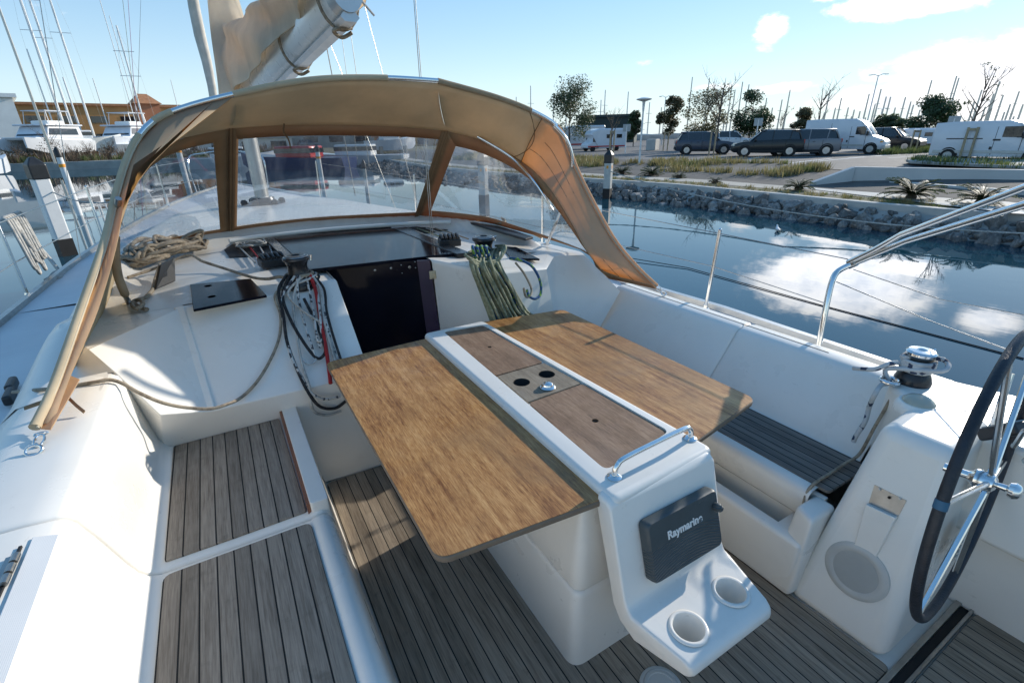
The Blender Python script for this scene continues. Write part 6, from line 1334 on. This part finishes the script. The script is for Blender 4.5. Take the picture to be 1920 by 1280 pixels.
# left side: yachts ashore
def azbase(px, py, D): az, te = azel(px, py); return az, H+te*D
LM = [(38,0,100,.15,'thick white mast at the far left, second from the edge'),(62,20,104,.13,'white mast with furled sail line, third from the left edge'),(96,8,98,.12,'white mast standing between the two motor yachts'),(0,20,62,.085,'grey leaning mast at the extreme left edge'),(50,92,100,.08,'shorter pale mast behind the left motor yacht'),(218,48,88,.09,'white mast left of the coloured flag halyards'),(174,147,110,.07,'short thin mast above the orange buildings'),(118,145,80,.08,'white pole with a flat top leaning over the quay'),(320,150,120,.06,'faint mast above the orange roofs'),(190,10,95,.045,'very thin pale mast left of the flag halyards'),(205,30,98,.045,'second very thin pale mast left of the flag halyards')]
for i, (px, py, D, r_, lab) in enumerate(LM):
    az, tz = azbase(px, py, D); b = Vector((math.sin(az)*D, math.cos(az)*D, .3)); t = thing('yacht_mast', b, lab, 'mast', 'masts on the left quay')
    if py <= 20: tz += 6
    MB().tube([b, Vector((b.x, b.y, tz))], [r_*1.3, r_*1.0], 8).build('pole', 'white' if i != 3 else 'steeld', t)
    if i in (0, 1, 2, 5): 
        for f_ in (.62,.8): MB().tube([b+Vector((-1.1,0,tz*f_)), b+Vector((1.1,0,tz*f_))], .035, 5).build('spreader', 'alu', t)
        for s_ in (-1, 1): MB().tube([b+Vector((s_*1.6,0,1)), b+Vector((s_*1.1,0,tz*.62)), b+Vector((0,0,tz*.97))], .012, 3).build('stay', 'steeld', t)
# motor catamarans on the hard
def motor_cat(c, ang, s, lab):
    c = Vector(c); R = RZ(ang); T = lambda x, y_, z: c+R @ (Vector((x,y_,z))*s); t = thing('motor_yacht', c, lab, 'motor yacht', 'white motor yachts ashore')
    for sy in (-1, 1):
        secs = [[T(x, sy*2.2-w_, z1), T(x, sy*2.2-w_*.7, z0), T(x, sy*2.2+w_*.7, z0), T(x, sy*2.2+w_, z1)] for x, w_, z0, z1 in ((-6,.8,1.6,2.5),(-5.5,1.0,1.2,2.7),(0,1.1,1.1,2.9),(4,.9,1.2,3.1),(6.3,.15,1.9,3.3))]
        MB().loft(secs, closed=True, caps=True).build('hull', 'p_white', t, smooth=30)
    MB().hexa([T(-6,-3,2.5),T(4.8,-2.8,2.9),T(4.8,2.8,2.9),T(-6,3,2.5),T(-6,-3.1,3.0),T(5,-2.7,3.3),T(5,2.7,3.3),T(-6,3.1,3.0)]).build('deck', 'p_white', t, smooth=0, bevel=.08, seg=3)
    MB().hexa([T(-3.8,-2.5,3.1),T(2.8,-2.4,3.2),T(2.8,2.4,3.2),T(-3.8,2.5,3.1),T(-3.8,-2.3,4.8),T(1.6,-2.1,4.8),T(1.6,2.1,4.8),T(-3.8,2.3,4.8)]).build('saloon', 'p_white', t, smooth=0, bevel=.1, seg=3)
    for sy in (-1, 1): MB().hexa([T(-3,sy*2.42-.06,3.6),T(2.2,sy*2.32-.06,3.6),T(2.2,sy*2.32+.06,3.6),T(-3,sy*2.42+.06,3.6),T(-3,sy*2.33-.06,4.5),T(1.6,sy*2.16-.06,4.5),T(1.6,sy*2.16+.06,4.5),T(-3,sy*2.33+.06,4.5)]).build('window', 'glass', t, smooth=0)
    MB().hexa([T(2.25,-2.1,3.55),T(2.6,-2.1,3.5),T(2.6,2.1,3.5),T(2.25,2.1,3.55),T(1.5,-1.9,4.5),T(1.75,-1.9,4.5),T(1.75,1.9,4.5),T(1.5,1.9,4.5)]).build('windscreen', 'glass', t, smooth=0)
    MB().hexa([T(-3.86,-2.0,3.5),T(-3.78,-2.0,3.5),T(-3.78,2.0,3.5),T(-3.86,2.0,3.5),T(-3.86,-1.9,4.55),T(-3.78,-1.9,4.55),T(-3.78,1.9,4.55),T(-3.86,1.9,4.55)]).build('aft_door', 'glass', t, smooth=0)
    MB().box(T(-1.0,0,4.95), (6.6*s,5.0*s,.22*s), R).build('flybridge', 'p_white', t, smooth=0, bevel=.08, seg=3)
    MB().box(T(-1.0,0,5.3), (3.0*s,2.6*s,.6*s), R).build('seats', 'shedw', t, bevel=.15, seg=3)
    MB().box(T(-1.2,0,6.9), (4.2*s,3.6*s,.12*s), R).build('hardtop', 'p_white', t, smooth=0, bevel=.05)
    for x in (-3,.6):
        for sy in (-1, 1): MB().tube([T(x+.3,sy*1.9,5.0), T(x,sy*1.6,6.9)], .05*s, 6).build('post', 'white', t)
    for x in (-3.5, 0, 3):
        for sy in (-1, 1): MB().box(T(x, sy*2.2, .55), (.5*s,.5*s,1.1*s), R).build('cradle', 'steeld', t, smooth=0)
az, _ = azel(78,230); D = 74; motor_cat((math.sin(az)*D, math.cos(az)*D, .3), -2.1, .70, 'left white motor yacht on the hard under tall masts')
az, _ = azel(232,230); D = 80; motor_cat((math.sin(az)*D, math.cos(az)*D, .3), -2.1, .72, 'right white motor yacht on the hard, beside the terracotta tower')
# small boats ashore
def small_boat(px, D, ang, L, mat, lab, cabin=None, z=.8, floor_=.3, nm_='small_boat'):
    az, _ = azel(px, 270); c = Vector((math.sin(az)*D, math.cos(az)*D, floor_)); R = RZ(ang); T = lambda x, y_, z_: c+R @ Vector((x,y_,z_)); t = thing(nm_, c, lab, 'boat', 'boats around the basin')
    secs = [[T(x*L, -w_*L, z1+z), T(x*L, -w_*L*.7, z0+z), T(x*L, w_*L*.7, z0+z), T(x*L, w_*L, z1+z)] for x, w_, z0, z1 in ((-.5,.13,0,.9),(-.2,.16,-.15,.9),(.2,.14,-.1,1.05),(.4,.07,0,1.25),(.5,.01,.4,1.4))]
    MB().loft(secs, closed=True, caps=True).build('hull', mat, t, smooth=30)
    MB().box(T(-.05*L,0,z+1.35), (L*.32,L*.2,.9), R).build('cabin', cabin or 'white', t, bevel=.1, seg=3); MB().box(T(-.05*L,0,z+1.45), (L*.325,L*.205,.35), R).build('window', 'glass', t, smooth=0)
    MB().box(T(-.3*L,0,z+.3-.5), (.4,1.6,1.0), R).build('cradle', 'steeld', t, smooth=0); MB().box(T(.2*L,0,z+.3-.5), (.4,1.6,1.0), R).build('cradle', 'steeld', t, smooth=0) if floor_ > 0 else None
    return t
small_boat(160,76,.3,7,'shedw','cream small boat on a trailer between the two motor yachts',z=1.2); small_boat(-34,62,1.2,4,'p_white','white hull end moored at the far left quay',floor_=-.6,z=.4)
small_boat(130,88,.8,8,'p_white','white sailing dinghy hull behind the left motor yacht',z=.9); small_boat(290,78,.5,9,'p_white','white hulls low behind the port side of the sprayhood',z=.6)
small_boat(548,47,2.4,10,'bluehull','navy blue fishing boat with a red wheelhouse seen through the centre window','p_red',floor_=-.75,z=.3,nm_='fishing_boat')
small_boat(655,49,2.6,10,'p_white','white cruiser moored right of the blue fishing boat',floor_=-.75,z=.3); small_boat(430,55,.2,8,'p_white','white launch moored beyond the mast',floor_=-.75,z=.3)
small_boat(735,60,.2,6,'p_white','white hull on the shore beyond the starboard window pillar',z=.4)
vpx(722,752,283,suv,.5,'parked_car','small red car seen through the centre window beyond the water','car','p_red',G_,.31,1.0); vpx(560,600,278,suv,.1,'parked_car','far grey car seen through the centre window','car','p_grey',G_,.31,1.0)
def house(c, dims, ang, mat, roofm, lab, wins=0, roof='slab', name='building'):
    c = Vector(c); R = RZ(ang); t = thing(name, c, lab, 'building'); x, y_, z = dims
    MB().box(c+Vector((0,0,z/2)), dims, R).build('wall', mat, t, smooth=0)
    if roof == 'slab': MB().box(c+Vector((0,0,z+.2)), (x+.8,y_+.8,.4), R).build('roof', roofm, t, smooth=0)
    else:
        q = [c+R @ Vector(p) for p in ((-x/2-.4,-y_/2-.4,z),(x/2+.4,-y_/2-.4,z),(x/2+.4,y_/2+.4,z),(-x/2-.4,y_/2+.4,z),(-x/2+1,0,z+1.6),(x/2-1,0,z+1.6))]; MB().add(q, [(0,1,5,4),(1,2,5),(2,3,4,5),(3,0,4),(3,2,1,0)]).build('roof', roofm, t, smooth=0)
    for k in range(wins):
        for zz in ((.35,.72) if z > 5 else (.5,)):
            MB().box(c+R @ Vector((-x/2+x*(k+.5)/wins,-y_/2,z*zz)), (x/wins*.55,.12,1.1), R).build('window', 'glass', t, smooth=0)
    return t
def at_(px, D): az, _ = azel(px, 260); return (math.sin(az)*D, math.cos(az)*D, .3)
hp_ = lambda px, py, D: H+azel(px, py)[1]*D-.3
house(at_(215,128), (52,12,hp_(215,203,128)), .25, 'o_wall', 'o_roof', 'long ochre building with terracotta roof behind the motor yachts', 12, 'slab')
house(at_(395,134), (40,12,hp_(395,205,134)), .15, 'o_wall', 'o_roof', 'ochre building wing running behind the sprayhood top', 9, 'slab')
house(at_(289,112), (3.4,3.4,hp_(289,196,112)), .3, 'terra', 'o_roof', 'terracotta square tower with a small pyramid roof', 0, 'hip')
house(at_(-60,90), (10,10,hp_(20,188,90)), .25, 'shedw', 'shedw', 'white sheeted boat shed at the left edge', 0, 'slab')
house(at_(600,120), (70,10,hp_(600,246,120)), -.05, 'conc2', 'conc', 'long low grey building across the basin, seen through the windows', 14, 'slab')
house(at_(380,100), (26,8,hp_(380,262,100)), .0, 'white', 'conc', 'low pale wall building seen through the port window', 6, 'slab')
house(at_(845,110), (30,9,hp_(845,255,110)), -.4, 'o_wall', 'o_roof', 'low ochre building beyond the starboard window', 8, 'slab')
house(at_(1140,95), (9.5,6,hp_(1140,221,95)), -.85, 'darkgreen', 'darkgreen', 'long dark green shed roof behind the motorhome', 0, 'slab')
# shrubs on the left quay
for i, (px, w_) in enumerate(((95,3.4),(30,2.0),(165,2.0),(205,2.2),(250,1.8),(135,1.7))):
    az, _ = azel(px, 280); D = 68.5+i % 3; b = Vector((math.sin(az)*D, math.cos(az)*D, .31)); rr3 = random.Random(40+i); t = thing('bare_shrub', b, ['big rounded bare shrub before the left motor yacht','bare shrub at the far left quay','bare shrub under the cream boat','bare shrub left of the right motor yacht','low bare shrub under the right motor yacht','small bare shrub between the motor yachts'][i], 'shrub', 'bare shrubs on the quay')
    tm = MB(); limbs(tm, b, w_*.75, rr3, 14, .42, .05, 10); tm.build('branches', 'bark', t, smooth=0); cm = MB(); leaf_cloud(cm, b+Vector((0,0,w_*.40)), w_*.36, 130, .13, rr3, .6); cm.build('foliage', 'scrub', t, smooth=0)
# ================================================================== MOORING PILES
def pile(base, topz, wdt, lab, round_=False, band=True, dark=False):
    b = Vector(base); t = thing('mooring_pile', b, lab, 'mooring pile', 'mooring piles'); a = RZ(.5)
    if round_: MB().lathe([(wdt/2,-.5),(wdt/2,topz-.30-b.z)], b, 16).build('post', 'grey' if dark else 'white', t); MB().lathe([(wdt*.56,topz-.32-b.z),(wdt*.56,topz-.12-b.z),(.02,topz-b.z)], b, 16).build('cap', 'black', t)
    else:
        z1 = topz-.42; MB().box((b.x,b.y,(b.z-.5+z1)/2), (wdt,wdt,z1-b.z+.5), a).build('post', 'white' if not dark else 'grey', t, bevel=.03, seg=3)
        k = MB(); k.loft([[Vector((b.x,b.y,z))+a @ Vector((x*wdt*s/2, y_*wdt*s/2, 0)) for x, y_ in ((-1,-1),(1,-1),(1,1),(-1,1))] for z, s in ((z1-.02,1.12),(z1+.26,1.12),(z1+.40,.35))], closed=True, caps=True); k.build('cap', 'black', t, smooth=0, bevel=.02)
        MB().box((b.x,b.y,b.z+.10), (wdt*1.03,wdt*1.03,.5), a).build('waterline_growth', 'dark', t, smooth=0)
    if band: MB().lathe([(wdt*.53,0),(wdt*.53,.10)], (b.x,b.y,topz-.62), 16).build('orange_band', 'orange', t)
def pile_px(px, py, top, w_, lab, **k):
    b = Z(px, py, WZ); te = ray(px-(0), top); kk = math.hypot(b.x, b.y)
    best = None
    for i in range(400):
        z = WZ+i*.012; v = Vector((b.x,b.y,z))-Vector((0,0,H)); yy = CY+FPX*dn.dot(v)/fw.dot(v)
        if yy <= top: best = z; break
    pile(b, best or 2, w_, lab, **k)
pile_px(128,478,293,.26,'thick white mooring pile with black cap close to the port rail',band=False)
pile_px(150,404,275,.17,'slimmer white mooring pile with orange band, further out to port',round_=True)
pile_px(353,352,262,.26,'white mooring pile with orange band seen through the port window',round_=True)
pile_px(1138,372,281,.25,'grey mooring pile with black cap between sprayhood and rock bank',dark=True); pile_px(908,385,284,.25,'grey mooring pile seen through the starboard window',dark=True)
pile_px(606,352,272,.20,'thin white mooring pile with orange band seen through the centre window',round_=True); pile_px(690,372,300,.14,'dark thin post in the water seen through the centre window',round_=True,dark=True,band=False)
# mooring line from the right pile to the shore/aft
def wline(pts, r_, mat, lab, nm_='mooring_line', sag=.0):
    pts = [Vector(p) for p in pts]; q = []
    for a, b in zip(pts, pts[1:]):
        for k in range(12): t_ = k/12; q.append(a.lerp(b, t_)-Vector((0,0,sag*4*t_*(1-t_))))
    q.append(pts[-1]); tag(MB().tube(q, r_, 6).build(nm_, mat, None, smooth=60), lab, 'rope', 'mooring lines')
pr_ = Z(1138,372,WZ); wline([(pr_.x,pr_.y,.55), Z(1480,398,.0), Z(1920,452,.0)+Vector((2,-1,0))], .016, 'r_white', 'pale mooring line running from the right pile along the rock bank', sag=.12)
wline([Z(1146,478,-.36)+Vector((0,0,0)), Z(1290,502,-.385), Z(1540,572,-.392), Z(1920,672,-.392)], .0075, 'r_black', 'dark line floating on the water beyond the starboard rail')
pl0 = Z(128,478,WZ); wline([(pl0.x+.1,pl0.y,.9), (-1.1,10.5,1.0)], .012, 'r_white', 'thin line from the thick port pile towards the bow', sag=.2)
# gull on the water
def gull(px, py, s, lab):
    b = Z(px, py, WZ); t = thing('gull', b, lab, 'gull', 'gulls on the water'); d = RZ(.8)
    secs = [[b+d @ Vector((x*s, w_*s*math.cos(a), (z+h_*math.sin(a))*s)) for a in [2*pi*k/10 for k in range(10)]] for x, w_, h_, z in ((-.26,.01,.01,.10),(-.16,.06,.05,.08),(-.02,.10,.085,.07),(.10,.09,.08,.08),(.17,.05,.05,.14),(.20,.04,.045,.20),(.24,.035,.035,.23),(.30,.008,.008,.22))]
    MB().loft(secs, closed=True, caps=True).build('body', 'gullw', t, smooth=70, sub=1)
    for s_ in (-1, 1): MB().loft([[b+d @ (Vector((x, s_*y_, z))*s) for x, y_, z in q] for q in (((.08,.085,.10),(.0,.10,.12),(-.12,.09,.12),(-.32,.03,.13)), ((.08,.092,.06),(.0,.105,.07),(-.12,.095,.09),(-.32,.035,.11)))]).build('wing', 'grey', t, smooth=70)
gull(1458,434,.55,'white gull floating left of the big cloud reflection'); gull(1822,442,.5,'white gull floating near the stern rails')
gull(1880,449,.35,'small white gull right of the other, close to the boulders')
# ================================================================== LIGHT AND SKY
_e, _a = math.radians(20.5), math.radians(81.5); sd = Vector((math.sin(_a)*math.cos(_e), math.cos(_a)*math.cos(_e), math.sin(_e)))      # towards the sun
el_ = math.asin(sd.z); azs = math.atan2(sd.x, sd.y)
lamp_ = bpy.data.lights.new('sun', 'SUN'); lamp_.energy = 3.8; lamp_.angle = math.radians(.53); lamp_.color = (1.0, .93, .82)
lo_ = bpy.data.objects.new('sun', lamp_); COL.objects.link(lo_); lo_.rotation_euler = (-sd).to_track_quat('-Z', 'Y').to_euler(); lo_.location = (20, 5, 20)
wd = bpy.data.worlds.new('World'); sc.world = wd; wd.use_nodes = True; nt = wd.node_tree; nt.nodes.clear()
out = nd(nt, 'ShaderNodeOutputWorld'); sky = nd(nt, 'ShaderNodeTexSky', sky_type='NISHITA'); sky.sun_disc = False; sky.sun_elevation = el_; sky.sun_rotation = azs
sky.air_density = 1.0; sky.dust_density = .05; sky.ozone_density = 1.6; sky.altitude = 0
bg = nd(nt, 'ShaderNodeBackground'); bg.inputs['Strength'].default_value = .285; gm = nd(nt, 'ShaderNodeGamma'); gm.inputs['Gamma'].default_value = .5; lk(nt, sky.outputs[0], gm.inputs['Color']); hsv = nd(nt, 'ShaderNodeHueSaturation'); hsv.inputs['Saturation'].default_value = 1.75; lk(nt, gm.outputs[0], hsv.inputs['Color']); tn = mixc(nt, 1.0, hsv.outputs[0], (.93,1.0,1.08), 'MULTIPLY'); SKYC = tn
cl = nd(nt, 'ShaderNodeBackground'); cl.inputs['Strength'].default_value = 1.0
tc = nd(nt, 'ShaderNodeTexCoord'); sp = nd(nt, 'ShaderNodeSeparateXYZ'); lk(nt, tc.outputs['Generated'], sp.inputs[0])
AZ = mth(nt, 'ARCTAN2', sp.outputs['X'], sp.outputs['Y']); EL = mth(nt, 'ARCSINE', sp.outputs['Z'])
hz = mth(nt, 'MULTIPLY', mth(nt, 'EXPONENT', mth(nt, 'MULTIPLY', mth(nt, 'ABSOLUTE', EL), -8.5)), .75); lk(nt, mixc(nt, hz, SKYC, (2.0,2.5,2.95)), bg.inputs['Color'])
blobs = []
def blob(px, py, wpx, hpx, amp=1.0, refl=False):
    def ae(x, y): r_ = ray(x, y).normalized(); z = -r_.z if refl else r_.z; return math.atan2(r_.x, r_.y), math.asin(z)
    a, e = ae(px, py); a1, e1 = ae(px+wpx/2, py); a2, e2 = ae(px, py+hpx/2)
    blobs.append((a, e, max(.01, math.hypot(a1-a, 0)), max(.008, abs(e2-e)), amp, refl))
blob(1820,150,460,130,1.3); blob(1640,185,340,70,1.0); blob(1700,5,330,60,1.15); blob(1560,-10,120,40,.8); blob(1442,58,70,60,.92); blob(1432,90,50,30,.7); blob(1480,165,200,26,.85); blob(1340,163,110,14,.7); blob(1560,230,900,45,.62); blob(1885,235,260,60,.95)
blob(1205,119,70,10,.62); blob(65,10,100,12,.42); blob(130,28,70,14,.46); blob(1920,80,180,60,.9)
blob(1560,535,400,140,1.2,True); blob(1700,500,200,60,.95,True); blob(1850,600,170,60,.95,True); blob(1900,790,150,90,.85,True); blob(1610,585,90,20,.6,True); blob(1790,770,120,40,.6,True)
n1 = noise(nt, tc.outputs['Generated'], 7.5, 9, .62, .35)
mp = nd(nt, 'ShaderNodeMapping'); mp.inputs['Scale'].default_value = (1, 1, 2.6); lk(nt, tc.outputs['Generated'], mp.inputs['Vector'])
n2 = noise(nt, mp.outputs[0], 15, 8, .66, .2); nz = mth(nt, 'ADD', mth(nt, 'MULTIPLY', n1, .5), mth(nt, 'MULTIPLY', n2, .5))
acc = None; acc2 = None
for a, e, sa, se, amp, rf in blobs:
    dx = mth(nt, 'DIVIDE', mth(nt, 'SUBTRACT', AZ, a), sa); dy = mth(nt, 'DIVIDE', mth(nt, 'SUBTRACT', EL, e), se)
    g_ = mth(nt, 'MULTIPLY', mth(nt, 'EXPONENT', mth(nt, 'MULTIPLY', mth(nt, 'ADD', mth(nt, 'MULTIPLY', dx, dx), mth(nt, 'MULTIPLY', dy, dy)), -.75)), amp)
    acc = g_ if acc is None else mth(nt, 'MAXIMUM', acc, g_)
    if rf: acc2 = g_ if acc2 is None else mth(nt, 'MAXIMUM', acc2, g_)
dens = mth(nt, 'ADD', acc, mth(nt, 'MULTIPLY', mth(nt, 'SUBTRACT', nz, .5), 1.9))
mr = nd(nt, 'ShaderNodeMapRange', interpolation_type='SMOOTHSTEP'); mr.inputs['From Min'].default_value = .44; mr.inputs['From Max'].default_value = .82; lk(nt, dens, mr.inputs['Value'])
fac = mth(nt, 'MULTIPLY', mr.outputs[0], mth(nt, 'GREATER_THAN', acc, .04))
lk(nt, ramp(nt, n2, [(.36, (.74,.78,.86)), (.52, (1.0,1.0,1.02)), (.7, (1.12,1.10,1.06))]), cl.inputs['Color'])
lk(nt, mth(nt, 'ADD', 1.0, mth(nt, 'MULTIPLY', mth(nt, 'MINIMUM', acc2, 1.0), 1.7)), cl.inputs['Strength'])
ms_ = nd(nt, 'ShaderNodeMixShader'); lk(nt, fac, ms_.inputs[0]); lk(nt, bg.outputs[0], ms_.inputs[1]); lk(nt, cl.outputs[0], ms_.inputs[2]); lk(nt, ms_.outputs[0], out.inputs[0])
sc.view_settings.view_transform = 'Standard'; sc.view_settings.look = 'None'; sc.view_settings.exposure = .45; sc.view_settings.gamma = 1
sc.render.engine = 'CYCLES'; sc.cycles.max_bounces = 10; sc.cycles.transparent_max_bounces = 16; sc.cycles.caustics_reflective = False; sc.cycles.caustics_refractive = False; sc.cycles.sample_clamp_indirect = 6
